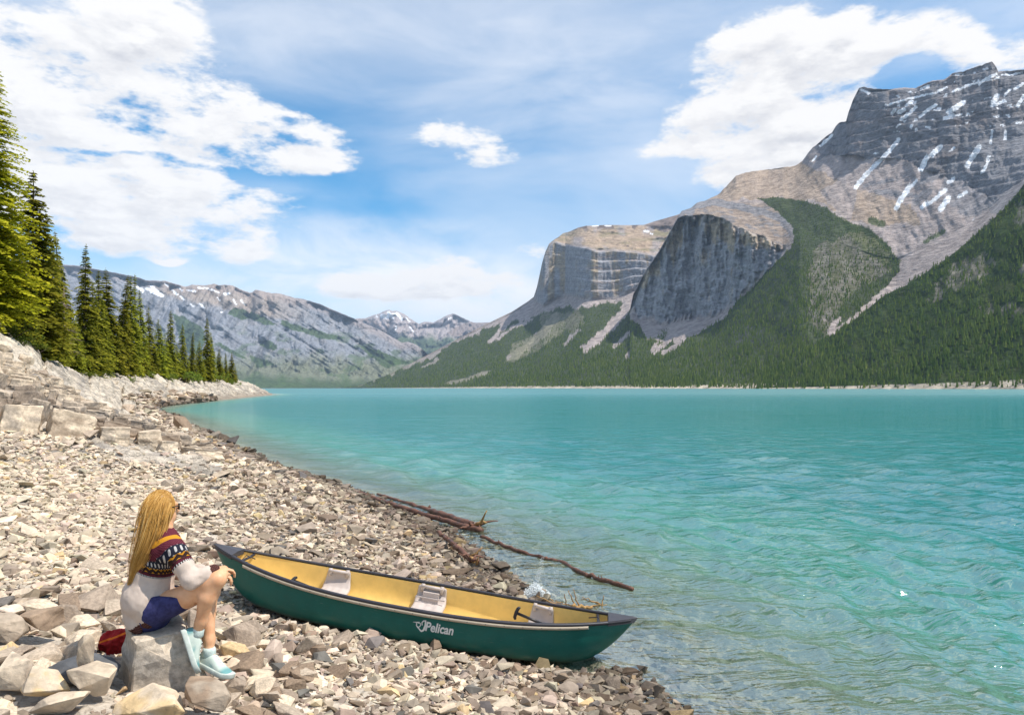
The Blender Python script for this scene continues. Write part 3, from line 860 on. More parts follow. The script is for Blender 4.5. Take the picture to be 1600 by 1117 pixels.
    for pts, w in (([(1075, 505), (1045, 528), (1022, 546)], 7), ([(1130, 492), (1085, 515), (1060, 530)], 7), ([(1060, 540), (1035, 552)], 3.5), ([(1405, 430), (1374, 462), (1325, 505), (1296, 524)], 3.2), ([(1310, 500), (1296, 520)], 5), ([(1310, 533), (1330, 531)], 1.6), ([(1290, 500), (1305, 510)], 2.5)):
        s = stroke_mask(X + 6 * fbm2(X / 8, Y / 8, 3, 225) * 2, Y + 4 * fbm2(X / 8, Y / 8, 3, 226), pts, w)
        fm = fm * (1 - s)
    sparse = soft_poly(X, Y, [(1270, 385), (1350, 360), (1395, 400), (1385, 430), (1350, 440), (1310, 480), (1290, 530), (1262, 500), (1265, 430)], 10, 227)
    sp2 = sparse
    spn = sstep(-.25, .25, fbm2(X / 7, Y / 10, 4, 254) * 2)
    fm = np.where(sparse, fm * (1.0 - .5 * spn), fm)
    C = blend(C, sparse * (.25 + .6 * spn), GRASS * .55 + SCREE * .03)
    C = blend(C, soft_poly(X, Y, [(1300, 335), (1370, 365), (1405, 410), (1395, 430), (1340, 380)], 8, 229) * .6, GRASS * 1.1)
    C = blend(C, fm * np.where(sparse, .45, .92), FOREST)
    for pts, w in (([(1360, 345), (1378, 350)], 5.5), ([(1445, 378), (1475, 362)], 3)):
        s = stroke_mask(X + 6 * fbm2(X / 8, Y / 8, 3, 230), Y, pts, w); C = blend(C, s * .8, FOREST * 1.6); fm = np.maximum(fm, s * .8)
    C = blend(C, soft_poly(X, Y, [(1140, 515), (1200, 505), (1190, 535), (1150, 545)], 6, 231) * .5, CLIFF * .4)
    C = blend(C, (L < 1.05), BEACHC)
    # snow
    snow = [([(1404, 219), (1390, 236), (1372, 254), (1352, 274), (1337, 293)], 3.3), ([(1470, 229), (1456, 242)], 4), ([(1448, 246), (1439, 265)], 4), ([(1432, 282), (1426, 290)], 2.5), ([(1422, 291), (1410, 308), (1401, 325)], 3.8), ([(1477, 297), (1460, 312), (1441, 323)], 3.2), ([(1482, 310), (1476, 318), (1470, 328)], 4.2), ([(1530, 230), (1520, 245), (1511, 260)], 4.2), ([(1545, 245), (1541, 260), (1534, 270)], 2.5), ([(1572, 205), (1570, 218)], 2.5), ([(1510, 300), (1498, 308)], 2.5), ([(1490, 280), (1483, 285)], 3.0), ([(1523, 344), (1520, 347)], 2.4), ([(1580, 302), (1573, 312)], 2),
            ([(1505, 160), (1495, 168), (1482, 175)], 4), ([(1490, 180), (1476, 186)], 3.3), ([(1462, 165), (1450, 172), (1437, 183)], 2.8), ([(1430, 168), (1420, 178), (1408, 187)], 3), ([(1412, 172), (1404, 176)], 3.4), ([(1398, 172), (1394, 177)], 2.5), ([(1425, 196), (1423, 199)], 2), ([(1406, 195), (1401, 199)], 1.6), ([(1480, 136), (1460, 146), (1430, 152), (1400, 160), (1385, 165)], 1.6), ([(1530, 128), (1510, 135), (1490, 143)], 2.0), ([(1556, 116), (1540, 124), (1530, 132)], 2.2), ([(1558, 150), (1552, 160)], 4), ([(1570, 158), (1550, 166)], 2.6), ([(1600, 112), (1580, 117), (1565, 118)], 1.6), ([(1600, 130), (1585, 140)], 2), ([(1578, 140), (1570, 150)], 2), ([(1300, 212), (1282, 228)], 2.2), ([(1345, 140), (1358, 146)], 2), ([(1275, 245), (1270, 252)], 1.6), ([(1550, 205), (1548, 225)], 2), ([(1425, 158), (1415, 166)], 1.8), ([(1600, 150), (1590, 165)], 3), ([(1640, 150), (1620, 175)], 4), ([(1365, 240), (1372, 240)], 1), ([(1492, 231), (1484, 237)], 1.4)]
    sn = np.zeros(X.shape, bool)
    jx = X + 3.2 * fbm2(X / 4, Y / 4, 3, 232); jy = Y + 3.2 * fbm2(X / 4 + 30, Y / 4, 3, 233)
    for pts, w in snow:
        sn |= stroke_mask(jx, jy, pts, w)
    sn |= summit.astype(bool) & (led > .66) & (fbm2(X / 9, Y / 9, 3, 234) > .19) & (Y < np.interp(X, [1300, 1600], [210, 200])) & (X > 1380)
    C = blend(C, sn * upper, SNOW)
    dens = fm * (0.6 + .4 * sstep(-.3, .1, fbm2(X / 6, Y / 6, 3, 235) * 2)) * np.where(sparse, sp2, 1)
    plant(X, Y, D, dens * (L > 1.0) * (L < 4.6) * (X < 1660), 12)
    return build_mountain('mountain', X, Y, D, C)

# ---------------------------------------------------------------- forested spur in front of the bowl (right)
def spur():
    xs = np.concatenate([np.arange(1150, 1605, 1.4), np.arange(1610, 1900, 6.0)])
    top = [(1150, 606.5), (1200, 575), (1260, 545), (1306, 521), (1340, 496), (1374, 467), (1400, 452), (1415, 446), (1467, 414), (1519, 372), (1550, 345), (1576, 320), (1600, 288), (1650, 250), (1750, 215), (1900, 240)]
    yk = line(top)
    yk2 = lambda x: yk(x) + 2.0 * fbm2(x / 9, x * 0, 3, 301)
    dk = lambda x: np.interp(x, [1150, 1200, 1306, 1415, 1519, 1600, 1750, 1900], [2.30, 2.34, 2.30, 2.20, 2.14, 2.12, 2.05, 2.0])
    X, Y, D, L = loft(xs, [(lambda x: x * 0 + 609.3, lambda x: d_shore(x) - .004, 3), (lambda x: x * 0 + 607.6, lambda x: d_shore(x) + .006, 120), (yk2, dk, 6), (lambda x: yk(x) + 30, lambda x: dk(x) + .2, 3), (lambda x: x * 0 + 609.5, lambda x: dk(x) + .45, 1)])
    sl = sstep(1.0, 1.2, L) * (1 - sstep(1.9, 2.0, L))
    D = D + sl * (.06 * fbm2((X + .4 * Y) / 70, (Y - .3 * X) / 120, 4, 302) + .016 * fbm2(X / 15, Y / 15, 3, 303))
    fm = ((Y < 608.4) & (L > 1.0)).astype(float)
    rocky = np.zeros(X.shape)
    for poly in ([(1465, 440), (1500, 405), (1545, 400), (1555, 425), (1500, 455), (1450, 470)], [(1585, 330), (1600, 315), (1640, 330), (1600, 360)], [(1590, 415), (1640, 405), (1640, 435), (1600, 430)], [(1530, 480), (1590, 470), (1600, 490), (1550, 495)]):
        rocky = np.maximum(rocky, soft_poly(X, Y, poly, 16, 304, 9) * (.4 + .6 * sstep(-.2, .2, fbm2(X / 5, Y / 7, 3, 307) * 2)))
    C = np.broadcast_to(FOREST, X.shape + (3,)).copy()
    C = blend(C, rocky * .75, SCREE * .62 + GRASS * .3)
    C = blend(C, sstep(.12, .4, fbm2(X / 22, Y / 14, 4, 305) * 2) * .3, GRASS * .7)
    C = blend(C, (L < 1.05), BEACHC)
    dens = fm * (1 - .55 * rocky) * (0.65 + .35 * sstep(-.3, .1, fbm2(X / 7, Y / 7, 3, 306) * 2))
    plant(X, Y, D, dens * (L < 2.05) * (X < 1660), 13, hgt=14)
    return build_mountain('mountain', X, Y, D, C)

# ---------------------------------------------------------------- long grey mountain across the lake (left)
def left_range():
    xs = np.concatenate([np.arange(-500, 150, 8.0), np.arange(150, 730, 1.0)])
    top = [(-500, 380), (-200, 400), (0, 405), (120, 415), (200, 430), (215, 433), (228, 438), (258, 439), (275, 444), (290, 448), (300, 445), (320, 446), (335, 443.5), (342, 446), (350, 445), (363, 446), (372, 450), (380, 454), (390, 457.5), (394, 457), (399, 452.5), (407, 454), (414, 456), (425, 458), (439, 459), (450, 462), (463, 466), (474, 467.5), (500, 475), (530, 488), (554, 498), (576, 508), (600, 519), (612, 526), (626, 535), (638, 534), (650, 538), (666, 551), (690, 580), (730, 606)]
    yk = line(top)
    yk2 = lambda x: yk(x) + 1.3 * fbm2(x / 5, x * 0, 3, 401)
    ds = lambda x: np.interp(x, [-500, 0, 370, 560, 730], [5.0, 6.2, 7.2, 8.2, 9.2])
    dk = lambda x: np.interp(x, [-500, 0, 300, 500, 620, 690, 730], [7.2, 8.6, 9.6, 9.8, 9.9, 9.8, 9.4])
    X, Y, D, L = loft(xs, [(lambda x: x * 0 + 606.4, ds, 150, lambda t: t ** 1.08), (yk2, dk, 6), (lambda x: yk(x) + 20, lambda x: dk(x) + 1, 3), (lambda x: x * 0 + 608, lambda x: dk(x) + 3, 1)])
    sl = sstep(0.02, .2, L) * (1 - sstep(.96, 1.0, L))
    g = (X + .55 * Y); q = (Y - .62 * X)
    D = D + sl * (.85 * (ridge2(g / 62, Y / 150, 4, 402) - .6) + .20 * (ridge2((X - .2 * Y) / 24, (Y + .5 * X) / 56, 3, 403) - .5) + .035 * fbm2(X / 5, Y / 5, 4, 404) + .12 * (ridge2(X / 60, q / 13, 3, 415) - .5))
    n = fbm2(X / 14, Y / 14, 5, 405) * 2
    C = np.broadcast_to(np.array([.235, .245, .275]), X.shape + (3,)).copy()
    C = blend(C, sstep(.0, .5, fbm2(X / 30, q / 7, 4, 406) * 2) * .6, CLIFF * .62)
    C = blend(C, sstep(.1, .6, n) * .5, np.array([.33, .31, .305]))
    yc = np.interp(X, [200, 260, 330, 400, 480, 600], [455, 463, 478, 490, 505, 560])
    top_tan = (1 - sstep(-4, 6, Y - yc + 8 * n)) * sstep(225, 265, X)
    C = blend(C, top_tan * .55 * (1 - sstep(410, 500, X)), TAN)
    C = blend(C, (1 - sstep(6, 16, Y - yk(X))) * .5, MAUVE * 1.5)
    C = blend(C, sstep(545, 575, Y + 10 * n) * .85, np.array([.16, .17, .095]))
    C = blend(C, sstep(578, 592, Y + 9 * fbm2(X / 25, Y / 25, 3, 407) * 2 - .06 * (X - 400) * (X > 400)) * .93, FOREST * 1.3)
    for poly in ([(355, 490), (365, 481), (380, 483), (395, 495), (380, 500), (372, 497)], [(385, 497), (392, 487), (415, 495), (432, 508), (415, 507)], [(436, 507), (440, 500), (465, 508), (500, 518), (540, 528), (520, 532), (470, 520)], [(270, 490), (290, 495), (320, 515), (318, 545), (300, 560), (280, 530)], [(405, 540), (415, 530), (432, 540), (428, 548)], [(390, 555), (410, 560), (430, 570), (400, 575)], [(560, 540), (600, 550), (640, 568), (600, 575)], [(340, 535), (375, 552), (385, 562), (350, 548)]):
        C = blend(C, soft_poly(X, Y, poly, 3.0, 408, 8) * .9, FOREST * 1.4)
    C = blend(C, sstep(.15, .45, fbm2(X / 20, Y / 9, 4, 409) * 2) * sstep(500, 540, Y) * .6, FOREST * 1.8)
    sn = np.zeros(X.shape, bool)
    for pts, w in (([(215, 449), (224, 455)], 2.6), ([(228, 451), (245, 457), (253, 461)], 2.0), ([(236, 447), (246, 455)], 1.6), ([(257, 443), (263, 447)], 1.2), ([(270, 454), (277, 460)], 1.6), ([(280, 450), (285, 454)], 1.2), ([(282, 463), (288, 468)], 1.6), ([(291, 453), (306, 456)], 1.1), ([(310, 449), (330, 452), (343, 457)], 1.2), ([(350, 460), (358, 458)], 1.6), ([(364, 468), (369, 475)], 1.2), ([(376, 469), (382, 476)], 1.2), ([(312, 475), (319, 481)], 1.3), ([(298, 475), (303, 479)], 1.3), ([(340, 466), (344, 470)], 1.0), ([(345, 487), (347, 488)], 1.0), ([(235, 458), (255, 463)], 1.2)):
        sn |= stroke_mask(X + 3 * fbm2(X / 4, Y / 4, 3, 410), Y + 3 * fbm2(X / 4 + 9, Y / 4, 3, 411), pts, w)
    C = blend(C, sn, SNOW)
    return build_mountain('mountain', X, Y, D, C)

def far_peaks():
    xs = np.arange(520, 860, 1.0)
    top = [(520, 500), (556, 498), (572, 497), (582, 493), (592, 490), (600, 486), (608, 484), (613, 486), (620, 485.5), (626, 488), (632, 491), (643, 499), (654, 506), (662, 503), (678, 503.5), (687, 499), (696, 494), (703, 491), (708, 489.5), (714, 492), (720, 495), (730, 499.5), (740, 504), (768, 504), (800, 512), (860, 520)]
    yk = line(top)
    yk2 = lambda x: yk(x) + 1.0 * fbm2(x / 4, x * 0, 3, 501)
    X, Y, D, L = loft(xs, [(lambda x: x * 0 + 606.2, lambda x: x * 0 + 13.2, 90), (yk2, lambda x: x * 0 + 16.5, 4), (lambda x: yk(x) + 20, lambda x: x * 0 + 18.5, 1)])
    D = D + (1 - sstep(.95, 1, L)) * (1.5 * (ridge2((X + .4 * Y) / 40, Y / 60, 4, 502) - .6) + .3 * fbm2(X / 5, Y / 5, 4, 503))
    C = np.broadcast_to(np.array([.36, .31, .30]), X.shape + (3,)).copy()
    C = blend(C, soft_poly(X, Y, [(560, 500), (585, 500), (612, 525), (580, 515)], 3, 504), MAUVE)
    C = blend(C, soft_poly(X, Y, [(700, 520), (730, 503), (775, 503), (760, 520), (720, 530)], 4, 505), MAUVE * 1.1)
    C = blend(C, sstep(520, 532, Y + 10 * fbm2(X / 14, Y / 14, 4, 506) * 2) * .9, FOREST * 1.6)
    sn = np.zeros(X.shape, bool)
    for pts, w in (([(597, 494), (606, 495)], 3), ([(606, 488), (614, 496)], 2.2), ([(620, 490), (628, 499)], 2.2), ([(612, 490), (620, 492)], 1.2), ([(618, 510), (619, 514)], 1), ([(640, 510), (646, 518)], .9), ([(588, 494), (590, 495)], 1.2), ([(634, 496), (640, 502)], 1.0), ([(700, 499), (704, 496)], .8)):
        sn |= stroke_mask(X + 3 * fbm2(X / 4, Y / 4, 3, 507), Y + 3 * fbm2(X / 4 + 9, Y / 4, 3, 508), pts, w)
    C = blend(C, sn, SNOW)
    return build_mountain('mountain', X, Y, D, C)

left_range(); far_peaks(); far_cliff(); massif(); spur()

# ---------------------------------------------------------------- the wood on the far shore (tens of thousands of conifers, one mass)
def far_forest():
    pts = np.concatenate(FOREST_PTS)
    m, T, out = new_mat('far_conifer')
    pos = T.n('ShaderNodeNewGeometry').outputs['Position']
    rnd = T.attr('tint', 2)
    c = T.ramp(rnd, [(0, (.045, .080, .014)), (.5, (.085, .130, .020)), (.85, (.125, .175, .028)), (1, (.20, .23, .045))])
    n = T.noise(pos, 0.008, 5, .6)
    c = T.mix(T.rng(n, .40, .62, 0, .6), c, (.125, .165, .035))
    principled(T, out, c, 0.9, 0.1)
    # one conifer: two stacked cones of six sides, a little ragged
    k = 5
    ang = np.arange(k) / k * 2 * np.pi
    def ring(r, z, off): return np.column_stack([r * np.cos(ang + off), r * np.sin(ang + off), np.full(k, z)])
    tv = np.vstack([ring(.17, .04, 0), [[0, 0, .72]], ring(.115, .45, .5), [[0, 0, 1.0]]])
    tf = [(i, (i + 1) % k, k) for i in range(k)] + [(k + 1 + i, k + 1 + (i + 1) % k, 2 * k + 1) for i in range(k)]
    tv = np.array(tv); tf = np.array(tf)
    r = np.random.default_rng(3)
    N = len(pts)
    rot = r.uniform(0, 6.28, N); h = pts[:, 3]; wd = h * r.uniform(.8, 1.25, N)
    ca, sa = np.cos(rot)[:, None], np.sin(rot)[:, None]
    vx = (tv[:, 0] * ca - tv[:, 1] * sa) * wd[:, None] + pts[:, 0:1]
    vy = (tv[:, 0] * sa + tv[:, 1] * ca) * wd[:, None] + pts[:, 1:2]
    vz = tv[:, 2] * h[:, None] + pts[:, 2:3] - 0.5
    V = np.stack([vx, vy, vz], -1).reshape(-1, 3)
    Fc = (tf[None] + (np.arange(N) * len(tv))[:, None, None]).reshape(-1, 3)
    me = make_mesh('conifer_forest', V, Fc, m, smooth=False)
    set_val(me, 'tint', np.repeat(r.random(N), len(tv)))
    o = link('conifer_forest', me, kind='stuff', label='dense dark green conifer forest on the slopes across the lake', cat='forest')
    print('far trees', N)
    return o
far_forest()
# ================================================================== spruces on the near bank
def foliage_mat(name, ramp_cols, transl=.25):
    m, T, out = new_mat(name)
    t = T.attr('tint', 2)
    c = T.ramp(t, ramp_cols)
    oi = T.n('ShaderNodeObjectInfo')
    hv = T.n('ShaderNodeHueSaturation'); T.put(hv.inputs['Color'], c)
    T.put(hv.inputs['Hue'], T.rng(oi.outputs['Random'], 0, 1, .488, .512, False)); T.put(hv.inputs['Value'], T.rng(oi.outputs['Random'], 0, 1, .75, 1.25, False))
    d = T.n('ShaderNodeBsdfDiffuse'); T.put(d.inputs[0], hv.outputs[0])
    tl = T.n('ShaderNodeBsdfTranslucent'); T.put(tl.inputs[0], hv.outputs[0])
    mx = T.n('ShaderNodeMixShader'); T.put(mx.inputs[0], transl)
    T.t.links.new(d.outputs[0], mx.inputs[1]); T.t.links.new(tl.outputs[0], mx.inputs[2]); T.t.links.new(mx.outputs[0], out.inputs[0])
    return m
MAT['needles'] = foliage_mat('spruce_needles', [(0, (.11, .13, .018)), (.4, (.26, .27, .032)), (.75, (.38, .38, .040)), (1, (.50, .47, .06))], .5)
MAT['needles_bright'] = foliage_mat('spruce_needles_bright', [(0, (.13, .15, .012)), (.5, (.36, .35, .02)), (1, (.56, .50, .045))], .45)
MAT['leaves'] = foliage_mat('shrub_leaves', [(0, (.07, .10, .02)), (.5, (.14, .19, .03)), (1, (.26, .29, .05))], .35)
MAT['bark'] = simple_mat('spruce_bark', (.13, .095, .07), .95, .1, .35, 6, .4)
MAT['dead'] = simple_mat('dead_twig', (.25, .19, .155), .95, .1, .3, 6)

def spruce_mesh(seed, R=.16, levels=34, per=7, droop=.30, bare=.05, gap=.0, top_pow=.85, k=7, spray=1.0):
    r = np.random.default_rng(seed)
    V, Fc, Tn = [], [], []
    n0 = 0
    bend = r.normal(0, .008, 2)
    for L in range(levels):
        z = bare + (1 - bare) * (L + r.uniform(-.3, .3)) / levels
        z = min(max(z, .02), .985)
        prof = R * (1 - z) ** top_pow * (.72 + .28 * min(1, z / .18))
        for b in range(max(3, int(per * (1 - .35 * z)))):
            if r.random() < gap: continue
            az = r.uniform(0, 2 * np.pi)
            ln = prof * r.uniform(.6, 1.18) + .004
            u = np.array([math.cos(az), math.sin(az), 0]); s = np.array([-math.sin(az), math.cos(az), 0])
            t0 = np.array([bend[0] * z * 4, bend[1] * z * 4, z])
            lift = r.uniform(-.05, .25) if z > .6 else r.uniform(-.2, .1)
            tone = r.beta(2, 2.2)
            for q in np.linspace(.12, 1.0, k):
                p = t0 + u * ln * q + np.array([0, 0, lift * ln * q - droop * ln * q * q])
                wl = (ln * (.46 - .26 * q) + .009) * spray
                for sg in (-1, 1):
                    d = u * r.uniform(.35, .9) + s * sg * r.uniform(.6, 1.0) + np.array([0, 0, r.uniform(-.55, .05)])
                    d = d / np.linalg.norm(d) * wl * r.uniform(.75, 1.25)
                    w = np.cross(d, np.array([r.normal(0, .4), r.normal(0, .4), 1.0])); w = w / (np.linalg.norm(w) + 1e-9) * wl * .36
                    V += [p, p + d * .55 + w, p + d, p + d * .55 - w]
                    Fc.append((n0, n0 + 1, n0 + 2, n0 + 3)); n0 += 4
                    Tn += [np.clip(tone + r.normal(0, .14), 0, 1)] * 4
    # leader
    for q in range(5):
        az = r.uniform(0, 6.28); p = np.array([bend[0] * 4, bend[1] * 4, .965 + .008 * q]); d = np.array([math.cos(az) * .008, math.sin(az) * .008, .012])
        w = np.array([-math.sin(az), math.cos(az), 0]) * .003
        V += [p, p + d * .5 + w, p + d, p + d * .5 - w]; Fc.append((n0, n0 + 1, n0 + 2, n0 + 3)); n0 += 4; Tn += [.5] * 4
    me = make_mesh('crown', np.array(V), np.array(Fc), MAT['needles'])
    set_val(me, 'tint', np.array(Tn))
    tb = MB(); zz = np.linspace(-.02, .99, 9)
    tb.tube([(bend[0] * z * 4, bend[1] * z * 4, z) for z in zz], .0105 * (1 - zz) ** .8 + .0012, 7)
    # dead lower branches on the stem
    for q in range(10):
        z = r.uniform(.02, .3); az = r.uniform(0, 6.28); ln = R * r.uniform(.3, .8)
        tb.tube([(0, 0, z), (math.cos(az) * ln, math.sin(az) * ln, z - .25 * ln)], [.0018, .0006], 4)
    return me, tb.mesh('trunk', MAT['bark'])

def dead_mesh(seed):
    r = np.random.default_rng(seed); b = MB()
    for L in range(70):
        z = r.uniform(.12, .97); az = r.uniform(0, 6.28); ln = .17 * (1 - z) ** .7 * r.uniform(.5, 1.1) + .01
        u = np.array([math.cos(az), math.sin(az), 0])
        p = [np.array([0, 0, z]) + u * ln * q + np.array([0, 0, -.35 * ln * q * q]) for q in (0, .5, 1)]
        b.tube(p, [.0030, .0018, .0008], 4, cap=False)
        for t in range(5):
            q = r.uniform(.3, 1); p0 = np.array([0, 0, z]) + u * ln * q + np.array([0, 0, -.35 * ln * q * q]); d = r.normal(0, 1, 3); d[2] = -abs(d[2]) * .6; d = d / np.linalg.norm(d) * ln * .35
            b.tube([p0, p0 + d], [.0014, .0005], 3, cap=False)
    t = MB(); t.tube([(0, 0, -.02), (0.004, 0, .5), (0, 0, 1)], [.012, .008, .001], 7)
    return b.mesh('branches', MAT['dead']), t.mesh('trunk', MAT['dead'])

SPRUCE = [spruce_mesh(1, .175, 60, 10, .30, .02, .04, .74, 9, .72), spruce_mesh(2, .135, 62, 9, .34, .02, .06, .78, 9, .78), spruce_mesh(3, .108, 62, 9, .38, .03, .12, .76, 8, .85), spruce_mesh(4, .24, 44, 10, .22, .01, .04, .78, 9, .62), spruce_mesh(5, .16, 56, 9, .32, .06, .16, .72, 9, .72), spruce_mesh(6, .07, 58, 7, .30, .03, .15, .78, 7, .95)]
BRIGHT = spruce_mesh(7, .20, 84, 13, .22, .02, .06, .60, 12, .36)
for v in (BRIGHT[0],):
    v.materials.clear(); v.materials.append(MAT['needles_bright'])

def stand(x, y0, y1, d, kind, label, name='spruce_tree', wide=1.0):
    """x, foot row, tip row and distance of one tree"""
    d = inland(x, d, 8.6)
    p = at(x, y0, d); gz = ground_z0(p.x, p.y)
    H = at(x, y1, d).z - gz
    r = random.Random(int(x * 7 + d))
    o = empty(name, (p.x, p.y, gz - .05), label, 'tree', 'spruces on the near bank', r.uniform(0, 6.28))
    cm, tm = DEAD if kind == 'dead' else (BRIGHT if kind == 'bright' else SPRUCE[kind])
    o.scale = (H * wide, H * wide, H)
    link('branches' if kind == 'dead' else 'crown', cm, o, kind='stuff' if kind == 'dead' else None); link('trunk', tm, o)
    return o
def inland(x, d, smin):
    """push a plant back along its sight line until it stands well behind the waterline"""
    while float(shore_s(np.array([(x - 800) / F * d]), np.array([d]))[0]) < smin and d < 330: d *= 1.02
    return d
def ground_z0(x, y): return float(ground_h(np.array([x]), np.array([y]))[0])
DEAD = dead_mesh(9)

TREES = [
    (-14, 500, 95, 40, 'bright', 'tall bright yellow green spruce cut by the left edge'),
    (50, 512, 262, 47, 0, 'tall dark spruce second from the left edge', 'spruce_tree', 1.15),
    (88, 540, 376, 56, 4, 'shaggy spruce left of the dead grey one, lower than its dark neighbour'),
    (102, 545, 361, 62, 5, 'very thin spire of a spruce above the dead grey tree'),
    (100, 556, 445, 52, 'dead', 'dead grey leafless spruce among the green ones', 'dead_tree', 1.5),
    (113, 560, 403, 64, 2, 'narrow ragged spruce right behind the dead grey tree'),
    (131, 575, 381, 60, 1, 'tall pointed spruce just right of the dead grey tree'),
    (119, 583, 497, 46, 3, 'small bushy spruce standing forward on the rock below the dead tree'),
    (98, 562, 520, 47, 3, 'stunted spruce tucked left of the small bushy one'),
    (155, 590, 421, 76, 1, 'first of three close spruces, left of the pair of tall tips'),
    (170, 592, 419, 80, 0, 'middle and fullest of three close spruces'),
    (184, 592, 428, 86, 2, 'third of three close spruces, slender'),
    (204, 594, 431, 94, 1, 'spruce with broad top just left of the thin spire on the far bank'),
    (212, 594, 426, 100, 5, 'thin dark spire of a spruce against the far grey mountain'),
    (222, 596, 455, 104, 2, 'ragged spruce right of the thin dark spire'),
    (236, 596, 478, 112, 4, 'rounded low spruce between taller ones on the far bank'),
    (248, 596, 498, 118, 0, 'short full spruce in the dip of the tree line'),
    (265, 596, 484, 130, 1, 'dark spruce standing clear right of the dip in the tree line'),
    (286, 598, 506, 148, 1, 'left one of two even spruces right of the clear standing one'),
    (298, 598, 519, 158, 2, 'right one of two even spruces, slimmer'),
    (312, 598, 532, 168, 0, 'low spruce just left of the tall lone dark tip'),
    (324, 599, 496, 174, 1, 'tall lone dark spruce near the end of the point'),
    (334, 598, 519, 188, 2, 'spruce leaning on the right side of the tall lone dark one'),
    (343, 597, 544, 198, 0, 'lower spruce between the lone dark tip and the last pair'),
    (353, 598, 552, 208, 1, 'left tree of the last pair on the point'),
    (361, 600, 550, 216, 0, 'last spruce on the right at the end of the point'),
    (368, 601, 572, 222, 3, 'small spruce at the very tip of the tree line'),
    (20, 510, 300, 56, 1, 'shaded spruce filling the gap behind the bright left one'),
    (70, 530, 350, 66, 0, 'background spruce behind the shaggy one on the left'),
    (144, 585, 440, 90, 0, 'background spruce in the gap left of the three close ones'),
    (195, 594, 470, 110, 0, 'background spruce between the three close ones and the broad topped one'),
    (256, 597, 520, 140, 3, 'low background spruce below the clear standing dark one'),
    (276, 598, 535, 160, 3, 'low background spruce left of the two even ones'),
    (228, 597, 520, 100, 3, 'low bushy spruce at the foot of the rounded one'),
    (178, 596, 530, 78, 3, 'low bushy spruce at the foot of the three close ones'),
    (148, 590, 520, 66, 3, 'low bushy spruce right of the small forward one'),
    (35, 515, 395, 44, 3, 'half grown spruce at the foot of the tall dark one'),
    (74, 540, 440, 50, 3, 'half grown spruce left of the dead grey tree'),
    (162, 592, 470, 84, 0, 'half grown spruce in front of the three close ones'),
    (213, 595, 500, 98, 3, 'bushy half grown spruce under the thin dark spire'),
    (241, 597, 530, 120, 0, 'half grown spruce below the rounded low one'),
    (304, 598, 548, 165, 3, 'bushy low spruce between the even pair and the lone dark tip'),
    (347, 599, 566, 206, 3, 'bushy low spruce at the foot of the last pair'),
]
for t in TREES:
    stand(*t)

def shrub_mesh(seed, n=420):
    r = np.random.default_rng(seed); V, Fc, Tn = [], [], []
    lobes = [(r.normal(0, .34, 2), r.uniform(.3, .62), r.uniform(.22, .40)) for _ in range(7)]
    for i in range(n):
        c, z, rad = lobes[r.integers(0, 7)]
        d = r.normal(size=3); d /= np.linalg.norm(d); p = np.array([c[0], c[1], z]) + d * rad * r.uniform(.45, 1.0) ** .5
        p[2] = max(p[2], .02)
        a = r.normal(size=3); a /= np.linalg.norm(a); b = np.cross(a, r.normal(size=3)); b /= np.linalg.norm(b) + 1e-9
        s = r.uniform(.05, .10)
        k = len(V); V += [p, p + a * s + b * s * .4, p + a * s * 2, p + a * s - b * s * .4]; Fc.append((k, k + 1, k + 2, k + 3)); Tn += [np.clip(r.normal(.5, .22), 0, 1)] * 4
    me = make_mesh('foliage', np.array(V), np.array(Fc), MAT['leaves']); set_val(me, 'tint', np.array(Tn))
    b = MB()
    for c, z, rad in lobes: b.tube([(c[0] * .2, c[1] * .2, -.05), (c[0] * .7, c[1] * .7, z * .6), (c[0], c[1], z)], [.02, .014, .006], 5)
    return me, b.mesh('stem', MAT['bark'])
SHR = [shrub_mesh(s) for s in (21, 22, 23)]
SHRUBS = [(8, 508, 41, 1.5, 'yellow green shrub on the rock edge at the left side'), (30, 512, 42, 1.1, 'low shrub on the slope under the tall dark spruce'), (58, 523, 45, 1.0, 'small green shrub in the rock cleft below the tall dark spruce'),
          (140, 592, 62, 1.5, 'low shrub at the foot of the small forward spruce'), (165, 596, 70, 1.8, 'shrub below the three close spruces'), (200, 597, 84, 2.0, 'shrub below the broad topped spruce'), (232, 597, 104, 2.2, 'shrub in the middle of the far bank'),
          (285, 592, 128, 4.2, 'large bright green shrub standing out on the far bank'), (305, 594, 140, 3.2, 'bright green shrub just right of the large one'), (260, 595, 116, 2.6, 'shrub left of the large bright green one'), (338, 595, 182, 4.2, 'rounded green shrub below the lone dark spruce'), (362, 601, 205, 3.0, 'shrub at the end of the point')]
for i, (x, y, d, sz, lab) in enumerate(SHRUBS):
    d = inland(x, d, 7.4)
    p = at(x, y, d); gz = ground_z0(p.x, p.y)
    o = empty('shrub', (p.x, p.y, gz - .1), lab, 'shrub', 'shrubs on the bank', i * 1.3)
    o.scale = (sz, sz, sz * .72)
    link('foliage', SHR[i % 3][0], o); link('stem', SHR[i % 3][1], o)

# ================================================================== stones and rock blocks
MAT['stone'] = rock_material('limestone', 'col', 2.2, 0.5, dist=0.012)
PALE = np.array([.645, .525, .39]); LGREY = np.array([.465, .375, .285]); BROWN = np.array([.25, .18, .125]); DGREY = np.array([.17, .15, .135]); YEL = np.array([.58, .42, .23]); GREY = np.array([.32, .25, .19])

def hull_mesh(pts):
    bm = bmesh.new()
    for p in pts: bm.verts.new(p)
    r = bmesh.ops.convex_hull(bm, input=bm.verts)
    bmesh.ops.delete(bm, geom=[g for g in bm.verts if not g.link_faces], context='VERTS')
    bmesh.ops.dissolve_limit(bm, angle_limit=0.12, verts=bm.verts, edges=bm.edges)
    bmesh.ops.recalc_face_normals(bm, faces=bm.faces)
    return bm

